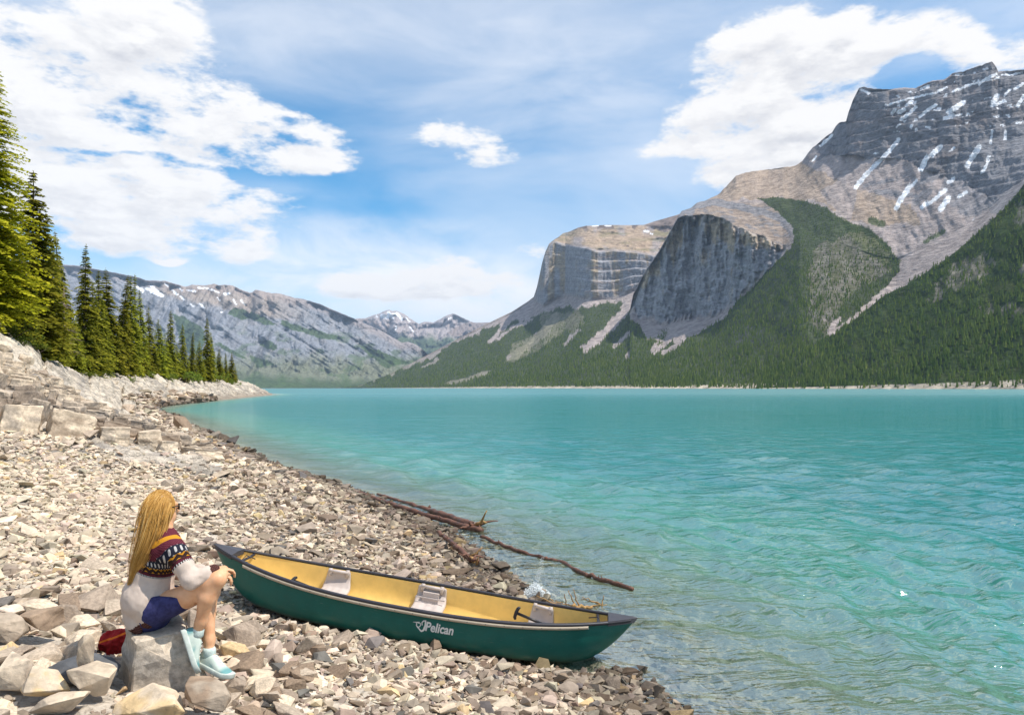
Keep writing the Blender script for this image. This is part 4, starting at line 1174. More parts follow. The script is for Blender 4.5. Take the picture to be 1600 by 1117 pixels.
def stone_points(r, n=12, boxy=0.5):
    d = r.normal(size=(n, 3)); d /= np.linalg.norm(d, axis=1)[:, None]
    m = np.abs(d).max(axis=1)[:, None]
    p = d * (1 - boxy) + d / m * boxy * .85
    return p * r.uniform(.82, 1.05, (n, 1))

def base_stones(n):
    out = []
    r = np.random.default_rng(91)
    for i in range(n):
        bm = hull_mesh(stone_points(r, r.integers(9, 14), r.uniform(.3, .9)))
        bmesh.ops.triangulate(bm, faces=bm.faces)
        bm.verts.index_update()
        v = np.array([q.co[:] for q in bm.verts]); f = np.array([[q.index for q in t.verts] for t in bm.faces])
        bm.free()
        out.append((v, f))
    return out
STONES = base_stones(28)

def chunk(name, dims, seed, col, boxy=0.7, npts=15, rough=0.035, levels=2, bev=0.05, second=None):
    """one large angular stone: faceted hull, worn edges, chipped surface"""
    r = np.random.default_rng(seed)
    bm = hull_mesh(stone_points(r, npts, boxy))
    bmesh.ops.bevel(bm, geom=list(bm.edges), offset=bev, segments=2, profile=.6, affect='EDGES', clamp_overlap=True)
    bmesh.ops.triangulate(bm, faces=bm.faces)
    for _ in range(levels):
        long = [e for e in bm.edges if e.calc_length() > (.34 if _ == 0 else .17)]
        bmesh.ops.subdivide_edges(bm, edges=long, cuts=1, use_grid_fill=False)
        bmesh.ops.triangulate(bm, faces=bm.faces)
    bm.normal_update()
    co = np.array([v.co[:] for v in bm.verts]); no = np.array([v.normal[:] for v in bm.verts])
    f = fbm3(co + seed * 3.1, 2.2, 4, seed % 50) * 2
    stepn = np.round(fbm3(co + seed, 1.6, 2, seed % 37) * 9) / 9 * 2
    co = co + no * (rough * f + rough * 1.1 * stepn)[:, None]
    co = co * np.array(dims) / 2
    for v, c_ in zip(bm.verts, co): v.co = c_
    me = bpy.data.meshes.new(name); bm.to_mesh(me); bm.free()
    me.materials.append(MAT['stone'])
    n2 = fbm3(co + seed, 4.0 / max(dims), 4, 5) * 2
    c = np.clip(np.asarray(col) * (1 + .30 * n2[:, None]), 0.02, .9)
    if second is not None:
        t = sstep(.05, .3, fbm3(co + 7 * seed, 2.5 / max(dims), 3, 8) * 2)[:, None]
        c = c * (1 - t) + np.asarray(second) * t
    set_col(me, 'col', c)
    return me

def block_mesh(seed, col, second, taper=.06, jit=.13):
    """a squared, jointed block of bedrock with chipped corners"""
    r = np.random.default_rng(seed)
    bm = bmesh.new()
    pts = []
    for x in (-1, 1):
        for y in (-1, 1):
            for z in (-1, 1):
                q = np.array([x, y, z]) * (1 - taper * (z > 0)) + r.uniform(-jit, jit, 3)
                if r.random() < .4:
                    for ax in range(3):
                        e = q.copy(); e[ax] *= r.uniform(.55, .85); pts.append(e)
                else: pts.append(q)
    bm.free(); bm = hull_mesh(pts)
    bmesh.ops.bevel(bm, geom=list(bm.edges), offset=.045, segments=1, affect='EDGES', clamp_overlap=True)
    bmesh.ops.triangulate(bm, faces=bm.faces)
    for lim in (.9, .5, .28):
        bmesh.ops.subdivide_edges(bm, edges=[e for e in bm.edges if e.calc_length() > lim], cuts=1)
        bmesh.ops.triangulate(bm, faces=bm.faces)
    bm.normal_update()
    co = np.array([v.co[:] for v in bm.verts]); no = np.array([v.normal[:] for v in bm.verts])
    f = fbm3(co + seed * 3.1, 1.3, 4, seed % 50) * 2
    lay = np.round((co[:, 2] * 2.2 + fbm3(co + seed, 1.0, 2, seed % 37) * 2)) % 2
    co = co + no * (.075 * f - .05 * lay)[:, None]
    for v, c_ in zip(bm.verts, co): v.co = c_
    me = bpy.data.meshes.new('rock_block'); bm.to_mesh(me); bm.free()
    me.materials.append(MAT['stone'])
    t = sstep(.0, .35, fbm3(co * np.array([1, 1, 2.2]) + 7 * seed, 1.1, 4, 8) * 2)[:, None] * .7
    c = np.asarray(col) * (1 + .3 * f[:, None]); c = np.clip(c * (1 - t) + np.asarray(second) * t, .02, .9)
    set_col(me, 'col', c)
    return me

def ground_z(x, y): return float(ground_h(np.array([x]), np.array([y]))[0])

# keep-out shapes for loose stones: (x, y, radius)
KEEP = []
def scatter_stones():
    r = np.random.default_rng(17)
    P = []
    def zone(n, y0, y1, smin, smax, fsize, power=1.0):
        Y = y0 * (y1 / y0) ** r.random(n) if power == 0 else y0 + (y1 - y0) * r.random(n) ** power
        s = smin + (smax - smin) * r.random(n)
        X = shore_x(Y) - s / SC
        ok = (X > -.78 * Y - 1.0)
        Y, X, s = Y[ok], X[ok], s[ok]
        rad = fsize(X, Y, s)
        P.append(np.column_stack([X, Y, s, rad]))
    ln = lambda n, sg: np.exp(r.normal(0, sg, n))
    far = lambda Y: np.maximum(.040, .0030 * Y)
    # general cover, dense near the eye, thinning with depth
    zone(40000, 2.6, 13.5, -.3, 11.5, lambda X, Y, s: far(Y) * ln(len(X), .42) * (1 + 0 * X), 0.95)
    zone(15000, 13.0, 22, -.3, 9, lambda X, Y, s: far(Y) * ln(len(X), .45))
    zone(8000, 22, 48, -.3, 4.0, lambda X, Y, s: .0034 * Y * ln(len(X), .45))
    zone(6500, 48, 150, -.2, 3.2, lambda X, Y, s: .0036 * Y * ln(len(X), .4), 1.2)
    # stones seen through the shallow water
    zone(6500, 2.6, 16, -3.4, -.15, lambda X, Y, s: .055 * ln(len(X), .42))
    # heaped larger blocks in the near corner
    Y = r.uniform(3.0, 6.6, 900); X = r.uniform(-4.8, -1.3, 900)
    ok = (X > -.78 * Y - .6) & (X < -1.35 - .3 * (Y - 3.5) * .4)
    big = np.column_stack([X, Y, shore_s(X, Y), .105 * np.exp(r.normal(0, .33, 900))])[ok]
    P.append(big[:420])
    # scattered cobbles over the middle of the beach
    zone(420, 4.0, 16, .5, 9, lambda X, Y, s: .085 * ln(len(X), .30))
    # small grit between the stones
    zone(16000, 2.8, 9.5, -.1, 9.0, lambda X, Y, s: .021 * ln(len(X), .35), 0.9)
    # wet stones on the waterline
    zone(2600, 3.0, 16, -.2, .75, lambda X, Y, s: .048 * ln(len(X), .4))
    P = np.concatenate(P)
    # outcrop rock is bare
    om = outcrop_mask(P[:, 2], P[:, 1]); P = P[(om < .6) | (r.random(len(P)) < .16)]
    for (kx, ky, kr) in KEEP:
        d = np.hypot(P[:, 0] - kx, P[:, 1] - ky); P = P[(d > kr + .55 * P[:, 3]) ]
    # no stone may stand up into the canoe
    if 'CANOE_AX' in globals():
        (ax, ay), (bx, by), half = CANOE_AX
        L = math.hypot(bx - ax, by - ay); ux, uy = (bx - ax) / L, (by - ay) / L
        t = (P[:, 0] - ax) * ux + (P[:, 1] - ay) * uy; w = np.abs(-(P[:, 0] - ax) * uy + (P[:, 1] - ay) * ux)
        under = (t > -.05) & (t < L + .05) & (w < half)
        P = P[~(under & (P[:, 3] > .055))]
    N = len(P)
    X, Y, s, rad = P.T
    z = ground_h(X, Y)
    # colours by place: bleached high on the beach, brown and dark by the water
    nz = fbm2(X / 1.6, Y / 1.6, 3, 61) * 2
    left = sstep(2.8, 5.4, s + .8 * nz) * sstep(5.6, 7.8, Y + .6 * nz)
    wet = 1 - sstep(.25, 1.15, s + .4 * nz)
    u = r.random(N)
    pal = np.array([PALE, LGREY, GREY, BROWN, DGREY, YEL])
    w = np.array([.29, .28, .21, .15, .04, .03])[None] * np.ones((N, 1))
    w = w * (1 - left[:, None]) + np.array([.78, .14, .03, .01, .0, .04])[None] * left[:, None]
    brw = (1 - sstep(.8, 2.4, s + .6 * nz)) [:, None]
    w = w * (1 - brw) + np.array([.13, .25, .26, .25, .06, .05])[None] * brw
    w = np.cumsum(w / w.sum(1)[:, None], 1)
    idx = (u[:, None] > w).sum(1).clip(0, 5)
    c = pal[idx] * r.uniform(.66, 1.16, (N, 1)) * (1 + r.normal(0, .025, (N, 3)))
    wet = np.where(s < -.12, .35, wet)
    c = c * (1 - .55 * wet[:, None])
    # shapes
    k = r.integers(0, len(STONES), N)
    sc = np.column_stack([rad * r.uniform(.95, 1.4, N), rad * r.uniform(.65, 1.05, N), rad * r.uniform(.28, .72, N)])
    yaw = r.uniform(0, 2 * np.pi, N); tl = r.normal(0, .30, N); ta = r.uniform(0, 2 * np.pi, N)
    cy, sy = np.cos(yaw), np.sin(yaw)
    Rz = np.zeros((N, 3, 3)); Rz[:, 0, 0] = cy; Rz[:, 0, 1] = -sy; Rz[:, 1, 0] = sy; Rz[:, 1, 1] = cy; Rz[:, 2, 2] = 1
    ax = np.column_stack([np.cos(ta), np.sin(ta), np.zeros(N)])
    K = np.zeros((N, 3, 3)); K[:, 0, 2] = ax[:, 1]; K[:, 1, 2] = -ax[:, 0]; K[:, 2, 0] = -ax[:, 1]; K[:, 2, 1] = ax[:, 0]
    Rt = np.eye(3)[None] + np.sin(tl)[:, None, None] * K + (1 - np.cos(tl))[:, None, None] * (K @ K)
    M = Rt @ Rz * sc[:, None, :]
    pos = np.column_stack([X, Y, z + sc[:, 2] * r.uniform(.05, .75, N)])
    sub = s < -.12
    pos[:, 2] = np.where(sub, np.minimum(pos[:, 2], -.015 - 1.0 * np.max(sc, axis=1) * .55), pos[:, 2])
    # the 300 that show largest are pieces of their own
    show = rad / np.maximum(Y, 1) * ((s > -.1) & (np.abs(X / Y) < .72) & (Y > 3.4))
    order = np.argsort(-show)
    own = order[:300]; rest = order[300:]
    rest = rest[r.permutation(len(rest))]
    V, Fc, Cc = [], [], []
    n0 = 0
    for kk in range(len(STONES)):
        sel = rest[k[rest] == kk]
        if len(sel) == 0: continue
        v, f = STONES[kk]
        vv = np.einsum('nij,vj->nvi', M[sel], v) + pos[sel][:, None, :]
        V.append(vv.reshape(-1, 3)); Fc.append((f[None] + (n0 + np.arange(len(sel)) * len(v))[:, None, None]).reshape(-1, 3))
        Cc.append(np.repeat(c[sel], len(v), axis=0)); n0 += len(sel) * len(v)
    me = make_mesh('shingle', np.concatenate(V), np.concatenate(Fc), MAT['stone'])
    set_col(me, 'col', np.concatenate(Cc))
    link('shingle', me, beach, kind='stuff')
    # a library of shapes and colours shared by the separate stones
    lib = {}
    for i in own:
        key = (k[i] % 5, int(idx[i]), bool(wet[i] > .5))
        if key not in lib:
            lib[key] = chunk('stone', (2, 2, 2), 1000 + len(lib), pal[idx[i]] * (.6 if wet[i] > .5 else 1.0), boxy=.55 + .3 * r.random(), npts=13, levels=1, bev=.05, rough=.05)
        o = link('stone', lib[key], beach)
        o.matrix_local = Matrix(np.vstack([np.column_stack([M[i], pos[i]]), [0, 0, 0, 1]]).tolist())
    print('stones', N, 'tris', sum(len(f) for f in Fc))

# ---------------------------------------------------------------- jointed blocks of the rock ledge
def ledge_blocks():
    r = np.random.default_rng(23)
    lib = [chunk('rock_block', (2, 2, 2), 300 + i, (PALE * .95, LGREY, LGREY * .9, GREY * 1.05, PALE * .85)[i % 5], boxy=.97, npts=26, rough=.06, levels=2, bev=.07, second=(DGREY * 1.1 if i % 2 else BROWN * 1.2)) for i in range(12)]
    # bedding tiers: tight rows of squared blocks stepping up the bank, joints nearly upright
    tier_lib = [block_mesh(700 + i, (PALE, PALE * .92, LGREY, LGREY * .85, GREY, GREY * .9)[i % 6], (DGREY, BROWN, DGREY * 1.3)[i % 3]) for i in range(18)]
    tiers = [(-13.6, -7.9, 15.5, .56, .95, (0, 1)), (-14.2, -8.6, 17.0, .52, .85, (2, 3, 4)), (-15.6, -9.6, 18.3, .50, .9, (2, 3, 5)), (-17.0, -10.8, 19.7, .46, .8, (0, 2, 3)), (-18.5, -12.0, 21.2, .42, .8, (1, 2)), (-19.5, -13.4, 22.8, .40, .75, (0, 1, 2)), (-21, -15.2, 24.6, .38, .8, (0, 2)), (-23, -17.2, 26.8, .36, .8, (0, 1, 4))]
    fine = []
    for (a, b) in zip(tiers[:-1], tiers[1:]):
        fine += [a, tuple((a[i] + b[i]) / 2 for i in range(5)) + (b[5],)]
    for ti, (xa, xb, y0, sl, hgt, pal_) in enumerate(fine):
        hgt *= .78
        x = xa + r.uniform(0, .3)
        while x < xb:
            w = r.uniform(.22, .72) if ti > 1 else r.uniform(.35, 1.0)
            cx = x + w / 2; cy = y0 + (cx - xa) * sl + r.normal(0, .12)
            if cx > -.80 * cy:
                frac = (cx - xa) / (xb - xa)
                hh = hgt * r.uniform(.65, 1.1) * (1 - .45 * frac ** 2)
                kind = int(r.choice(pal_)); me = tier_lib[kind + 6 * int(r.integers(0, 3))]
                o = link('rock_block', me, beach)
                dp = r.uniform(.5, .9)
                o.scale = (w * .49, dp * .5, hh * .62)
                o.rotation_euler = (r.normal(-.12, .07), r.normal(.14, .08), math.atan(sl) + r.normal(0, .12))
                o.location = (cx, cy, ground_z(cx, cy) + hh * .10)
            x += w * .97
    placed = []
    cY = r.uniform(15.3, 31, 9000); cs = r.uniform(1.6, 13.5, 9000); cX = shore_x(cY) - cs / SC
    ok = (cX > -.80 * cY) & (outcrop_mask(cs, cY) > .6)
    for X, Y, s in np.column_stack([cX, cY, cs])[ok]:
        if len(placed) >= 70: break
        size = r.uniform(.16, .42) * (Y / 20) ** .7
        if any((X - p[0]) ** 2 + (Y - p[1]) ** 2 < (.78 * (size + p[2])) ** 2 for p in placed): continue
        placed.append((X, Y, size))
    for X, Y, size in placed:
        z = ground_z(X, Y)
        o = link('rock_block', lib[r.integers(0, 12)], beach)
        hx, hy, hz = size * r.uniform(.85, 1.3), size * r.uniform(.7, 1.0), size * r.uniform(.6, 1.0)
        o.scale = (hx, hy, hz)
        o.rotation_euler = (r.normal(.10, .09), r.normal(.22, .10), -.28 + r.normal(0, .16) + r.integers(0, 2) * math.pi)
        low = 0 if float(shore_s(np.array([X]), np.array([Y]))[0]) > 4.5 else -.25
        o.location = (X, Y, z + hz * (low + r.uniform(-.25, .32)))
    print('blocks', len(placed))
# ================================================================== canoe
def canoe_half(t):  return 0.445 * np.clip(1 - np.abs(t) ** 2.35, 0, 1) ** 0.92 + 0.012
def canoe_sheer(t): return 0.365 + 0.135 * np.abs(t) ** 2.7
def canoe_section(t, v, inset=0.0):
    """v -1..1 from near gunwale round the keel to the far gunwale -> y, z"""
    b = canoe_half(t) - inset; zk = canoe_keel(t) + inset * 1.3; zs = canoe_sheer(t)
    a = np.abs(v); e = np.clip((np.abs(t) - .55) / .45, 0, 1)
    p = 2.6 - 1.3 * e
    y = (1 - (1 - np.clip(a, 0, 1)) ** p) ** (1 / (1.75 - .55 * e))
    z = a ** (2.3 - 1.0 * e)
    y = y * (1 - 0.035 * np.clip((a - .72) / .28, 0, 1) * (1 - e))
    return np.sign(v) * np.maximum(b, .004) * y, zk + np.maximum(zs - zk, .004) * z

def hull_y(x, z):
    """outer near-side surface (negative y) of the hull at local x, z"""
    v = np.linspace(0, 1, 60)
    yy, zz = canoe_section(np.full(60, x / (CANOE_L / 2)), -v)
    return float(np.interp(z, zz, yy))

def plastic(name, color, rough=.45, bump=.15, scuff=.0, spec=.35, dirt=0.0):
    m, T, out = new_mat(name)
    tc = T.n('ShaderNodeTexCoord').outputs['Object']
    n = T.noise(tc, 9, 5, .6); n2 = T.noise(T.v('MULTIPLY', tc, (1.5, 9, 26)), 6, 5, .7)
    c = T.mix(T.rng(n, .3, .7), tuple(x * .93 for x in color), tuple(min(1, x * 1.06) for x in color))
    if scuff:
        c = T.mix(T.rng(n2, .60, .78, 0, scuff), c, (.42, .42, .38))
    if dirt:
        zz = T.m('ADD', T.sep(tc)[2], T.m('MULTIPLY', T.m('SUBTRACT', n2, .5), .22))
        c = T.mix(T.rng(zz, dirt, .0, 0, .55), c, (.20, .165, .125))
    principled(T, out, c, T.rng(n, .3, .7, rough - .08, rough + .12), spec, T.bump(T.noise(tc, 60, 3, .6), bump, .002))
    return m

def build_canoe():
    root = empty('canoe', (0, 0, 0), 'dark green open canoe with yellow inside, drawn up on the stones at the water', 'canoe')
    root.matrix_world = CANOE_M
    L2 = CANOE_L / 2
    green = plastic('canoe_green', (.004, .102, .080), .38, .2, .35, dirt=.10)
    liner = plastic('canoe_yellow', (.86, .57, .18), .5, .1, .03)
    floor = plastic('canoe_yellow_sunlit', (.80, .68, .42), .5, .1, .15)  # paler copy of the yellow, painting the sunlight on the canoe floor
    tan = plastic('canoe_tan_trim', (.46, .385, .29), .5, .1, .1)
    black = plastic('canoe_black_trim', (.035, .033, .04), .42, .1, .12)
    greyp = plastic('canoe_grey_seat', (.50, .43, .395), .5, .25, .12)
    nt, nv = 85, 33
    ts = np.sin(np.linspace(-np.pi / 2, np.pi / 2, nt)); ts = .5 * ts + .5 * np.linspace(-1, 1, nt)
    vs = np.linspace(-1, 1, nv)
    Tg, Vg = np.meshgrid(ts, vs, indexing='ij')
    y, z = canoe_section(Tg, Vg)
    me = make_mesh('hull', np.stack([Tg * L2, y, z], -1).reshape(-1, 3), grid_faces(nt, nv), green, True)
    hull = link('hull', me, root)
    # inside skin
    ti = ts[np.abs(ts) < .985]
    Tg, Vg = np.meshgrid(ti, vs, indexing='ij')
    y, z = canoe_section(Tg, Vg, .012)
    z = np.minimum(z, canoe_sheer(Tg) - .002)
    fc = grid_faces(len(ti), nv)[:, ::-1]
    me = make_mesh('liner', np.stack([Tg * L2, y, z], -1).reshape(-1, 3), fc, liner, True)
    me.materials.append(floor)
    vmid = np.abs((np.tile(vs[:-1], len(ti) - 1) + np.tile(vs[1:], len(ti) - 1)) / 2)
    me.polygons.foreach_set('material_index', (vmid < .30).astype(np.int32))
    link('liner', me, root, label='golden yellow inner skin with sunlight painted pale on the floor')
    # rails
    for side in (-1, 1):
        tt = np.linspace(-.985, .985, 90)
        yy = side * canoe_half(tt); zz = canoe_sheer(tt)
        b = MB()
        prof = [(.016, -.002), (.016, .016), (.004, .024), (-.020, .022), (-.022, .004)]
        V = []
        for k in range(len(tt)):
            V += [(tt[k] * L2, yy[k] + side * p[0], zz[k] + p[1]) for p in prof]
        n = len(prof)
        b.add(V, [(k * n + i, k * n + (i + 1) % n, (k + 1) * n + (i + 1) % n, (k + 1) * n + i) for k in range(len(tt) - 1) for i in range(n)])
        link('gunwale', b.mesh('gunwale', black), root)
        tt = np.linspace(-.81, .80, 80); yy = side * canoe_half(tt); zz = canoe_sheer(tt)
        b = MB(); V = []
        prof = [(.004, -.034), (.019, -.032), (.019, -.004), (.004, -.002)]
        for k in range(len(tt)):
            V += [(tt[k] * L2, yy[k] * .985 + side * p[0] + side * .004, zz[k] + p[1]) for p in prof]
        b.add(V, [(k * 4 + i, k * 4 + (i + 1) % 4, (k + 1) * 4 + (i + 1) % 4, (k + 1) * 4 + i) for k in range(len(tt) - 1) for i in range(4)])
        rail = link('rub_rail', b.mesh('rub_rail', tan), root, label='beige rub rail under the black gunwale')
        rv = MB()
        for t in np.linspace(-.76, .76, 20):
            c = np.array([t * L2, side * (canoe_half(t) * .985 + .0235), canoe_sheer(t) - .018])
            rv.tube([c, c + np.array([0, side * .004, 0])], [.0045, .0035], 6)
        link('rivets', rv.mesh('rivets', black), rail, kind='stuff')
    # deck plates with grab handle
    for e in (-1, 1):
        tt = np.linspace(.885, .995, 12) * e
        b = MB(); V = []
        for t in tt:
            hb = canoe_half(t) + .012; zz = canoe_sheer(t) + .026
            V += [(t * L2, -hb, zz - .045), (t * L2, -hb, zz), (t * L2, 0, zz + .012), (t * L2, hb, zz), (t * L2, hb, zz - .045)]
        fs = [(k * 5 + i, k * 5 + i + 1, (k + 1) * 5 + i + 1, (k + 1) * 5 + i) for k in range(len(tt) - 1) for i in range(4)]
        fs += [(0, 1, 2, 3, 4)]
        tip = len(V); V.append((e * (L2 + .035), 0, canoe_sheer(1.0) + .026)); V.append((e * (L2 + .004), 0, canoe_sheer(1.0) - .03))
        k = (len(tt) - 1) * 5
        fs += [(k, k + 1, tip, tip + 1), (k + 1, k + 2, tip), (k + 2, k + 3, tip), (k + 3, k + 4, tip + 1, tip)]
        b.add(V, fs)
        dk = link('deck_plate', b.mesh('deck_plate', plastic('deck_grey', (.055, .053, .062), .45, .2, .2), False), root, label='dark grey pointed deck plate')
        hb = canoe_half(.80) - .004
        zz = canoe_sheer(.80) + .004
        b = MB(); b.tube([(e * .84 * L2, -hb * .8, zz), (e * .843 * L2, -hb * .4, zz - .012), (e * .843 * L2, hb * .4, zz - .012), (e * .84 * L2, hb * .8, zz)], .014, 8)
        link('carry_handle', b.mesh('carry_handle', black), root)
        b = MB(); b.tube([(e * .83 * L2, -.02, zz - .035), (e * .86 * L2, -.045, zz - .03), (e * .84 * L2, -.02, zz + .03), (e * .80 * L2, .01, zz)], .006, 6)
        link('cord', b.mesh('cord', black), root)
    # moulded seats
    for t0, wid, back in ((-.435, .30, False), (.035, .34, True), (.585, .27, False)):
        hb = float(canoe_half(t0)) - .02; zs = float(canoe_sheer(t0))
        pan = .185
        prof = [(-hb, zs - .01), (-hb * .985, zs - .09), (-hb * .93, pan + .06), (-hb * .84, pan + .012), (-hb * .7, pan)]
        full = prof + [(-hb * .3, pan - .012), (hb * .3, pan - .012)] + [(-p[0], p[1]) for p in prof[::-1]]
        full = np.array(full)
        # smooth the profile
        s = np.linspace(0, len(full) - 1, 41); fy = np.interp(s, np.arange(len(full)), full[:, 0]); fz = np.interp(s, np.arange(len(full)), full[:, 1])
        xs = np.linspace(-wid / 2, wid / 2, 19)
        b = MB(); V = []
        for i, q in enumerate(np.linspace(0, 1, 41)):
            up = abs(q - .5) * 2
            wsc = 1.0 - .22 * max(0, (up - .55) / .45) if not back else 1.0 - .12 * max(0, (up - .55) / .45)
            for x in xs:
                rib = .006 * math.cos(x / wid * 2 * math.pi * 4) * (1 - min(1, up / .75))
                edge = -.03 * max(0, (abs(x) / (wid / 2) - .82) / .18) ** 2 * (1 - .5 * up)
                X_, Z_ = t0 * L2 + x * wsc, fz[i] + rib + edge
                lim = -hull_y(X_, Z_) - .022
                V.append((X_, max(-lim, min(lim, fy[i])), Z_))
        n = len(xs)
        b.add(V, [(i * n + j, i * n + j + 1, (i + 1) * n + j + 1, (i + 1) * n + j) for i in range(40) for j in range(n - 1)])
        me = b.mesh('seat', greyp)
        st = link('seat', me, root)
        sm = st.modifiers.new('thickness', 'SOLIDIFY'); sm.thickness = .014; sm.offset = -1
        for side in (-1, 1):
            b = MB(); b.tube([(t0 * L2 + q * wid, side * (float(canoe_half(t0 + q * wid / L2)) - .045), zs - .022) for q in (-.34, 0, .34)], .018, 8)
            for q in (-.30, .30):
                b.box((t0 * L2 + q * wid, side * (float(canoe_half(t0 + q * wid / L2)) - .042), zs - .035), (.035, .03, .075))
            link('seat_bracket', b.mesh('seat_bracket', greyp), st)
        if back:
            for side in (-1, 1):
                b = MB(); b.box((t0 * L2, side * (hb - .055), zs - .115), (wid * .5, .035, .10)); b.box((t0 * L2, side * (hb - .085), pan + .06), (wid * .92, .012, .012))
                link('seat_bracket', b.mesh('seat_bracket', greyp, False), st)
    # lettering on the near side
    white = plastic('decal_white', (.72, .70, .64), .5, .02, .25)
    def on_hull(u, v, x0, z0, sc, lift=.0035):
        x = x0 + u * sc; z = z0 + v * sc
        return (x, hull_y(x, z) - lift, z)
    cu = bpy.data.curves.new('text', 'FONT'); cu.body = 'Pelican'; cu.size = 1.0; cu.offset = .028; cu.space_character = 1.0; cu.resolution_u = 4; cu.shear = .10
    ob = bpy.data.objects.new('text_tmp', cu); COL.objects.link(ob)
    dg = bpy.context.evaluated_depsgraph_get(); tm = ob.evaluated_get(dg).to_mesh()
    bm = bmesh.new(); bm.from_mesh(tm)
    bmesh.ops.triangulate(bm, faces=bm.faces)
    bmesh.ops.subdivide_edges(bm, edges=[e for e in bm.edges if e.calc_length() > .15], cuts=2)
    bmesh.ops.triangulate(bm, faces=bm.faces)
    mx = max(v.co.x for v in bm.verts)
    x0, z0 = .215, .205
    for v in bm.verts:
        v.co = on_hull(v.co.x / mx * 2.55, v.co.y * 1.12, x0, z0, .105)
    bm.normal_update()
    me = bpy.data.meshes.new('lettering'); bm.to_mesh(me); bm.free()
    bpy.data.objects.remove(ob)
    me.materials.append(white)
    link('lettering', me, hull, label='white lettering reading Pelican')
    # the bird beside it, drawn in strokes
    b = MB()
    def stroke(pts, w0, w1):
        pts = np.array(pts, float); n = 14
        s = np.linspace(0, len(pts) - 1, n); p = np.column_stack([np.interp(s, np.arange(len(pts)), pts[:, k]) for k in (0, 1)])
        tg = np.gradient(p, axis=0); tg /= np.linalg.norm(tg, axis=1)[:, None] + 1e-9; nm = np.column_stack([-tg[:, 1], tg[:, 0]])
        ww = np.linspace(w0, w1, n)[:, None]
        V = [on_hull(*q, x0, z0, .105) for q in np.vstack([p + nm * ww, p - nm * ww])]
        b.add(V, [(i, i + 1, n + i + 1, n + i) for i in range(n - 1)])
    stroke([(-1.15, .55), (-.55, .60)], .012, .07)
    stroke([(-.80, .52), (-.78, .25), (-.55, .18), (-.42, .36), (-.50, .58), (-.66, .52)], .05, .03)
    stroke([(.02, .84), (-.22, .80), (-.34, .62), (-.28, .40)], .06, .04)
    stroke([(-.74, .22), (-.48, .02), (-.30, -.14), (-.12, -.02), (-.02, .22)], .04, .10)
    stroke([(-.06, .15), (.0, .45), (-.02, .78)], .09, .07)
    link('bird_emblem', b.mesh('bird_emblem', white, False), hull, label='white outlined bird head emblem')
    b = MB(); V = [on_hull(u, v, 1.66, .40, .1, .004) for u, v in ((0, 0), (.55, .02), (.55, .14), (0, .12))]; b.add(V, [(0, 1, 2, 3)])
    link('serial_plate', b.mesh('serial_plate', white, False), hull)
    return root
canoe = build_canoe()

def local_to_world(M, p): return M @ Vector(p)
def paddle(grip, blade, label, roll=0.0):
    """grip and blade end in canoe coordinates"""
    a = local_to_world(CANOE_M, grip); c = local_to_world(CANOE_M, blade)
    root = empty('paddle', a, label, 'paddle', 'paddles in the canoe')
    x = (c - a); Ln = x.length; x.normalize()
    yv = Vector((0, 0, 1)).cross(x).normalized(); zv = x.cross(yv)
    root.matrix_world = Matrix(((x.x, yv.x, zv.x, a.x), (x.y, yv.y, zv.y, a.y), (x.z, yv.z, zv.z, a.z), (0, 0, 0, 1))) @ Matrix.Rotation(roll, 4, 'X')
    black = simple_mat('paddle_black', (.018, .016, .017), .4, .4, .2, 12)
    b = MB(); b.tube([(0, 0, 0), (Ln - .45, 0, 0)], .0145, 10); link('shaft', b.mesh('shaft', black), root)
    b = MB(); b.tube([(.0, -.062, .004), (-.014, -.045, 0), (-.018, 0, 0), (-.014, .045, 0), (.0, .062, .004)], [.012, .017, .018, .017, .012], 8); link('grip', b.mesh('grip', black), root)
    b = MB(); V = []
    for q, w in ((0, .016), (.08, .04), (.18, .066), (.36, .076), (.44, .07), (.48, .04)):
        V += [(Ln - .48 + q, -w, 0), (Ln - .48 + q, 0, .012), (Ln - .48 + q, w, 0), (Ln - .48 + q, 0, -.012)]
    b.add(V, [(k * 4 + i, k * 4 + (i + 1) % 4, (k + 1) * 4 + (i + 1) % 4, (k + 1) * 4 + i) for k in range(5) for i in range(4)] + [(20, 21, 22, 23)])
    link('blade', b.mesh('blade', simple_mat('paddle_blade', (.05, .05, .06), .45, .4, .2, 12)), root)
paddle((1.02, .02, .36), (1.74, -.01, .20), 'black paddle with T grip leaning over the lakeside seat', 1.3)
paddle((-1.22, -.12, .335), (-.12, -.06, .09), 'black paddle lying against the landward seat', .3)

def bundle():
    r = np.random.default_rng(4)
    b = MB()
    for k in range(46):
        a = r.uniform(-1, 1, 2)
        p = [Vector((1.50 + .16 * a[0] + r.normal(0, .05), -.02 + .06 * a[1] + r.normal(0, .02), .17 + r.uniform(0, .035))) for _ in range(4)]
        b.tube([CANOE_M @ q for q in p], .009, 5)
    o = link('rope_bundle', b.mesh('rope_bundle', simple_mat('rope_dark', (.06, .04, .03), .9, .1, .4, 60)), None, 'dark brown tangled bundle in the lakeside end of the canoe', 'bundle')
bundle()
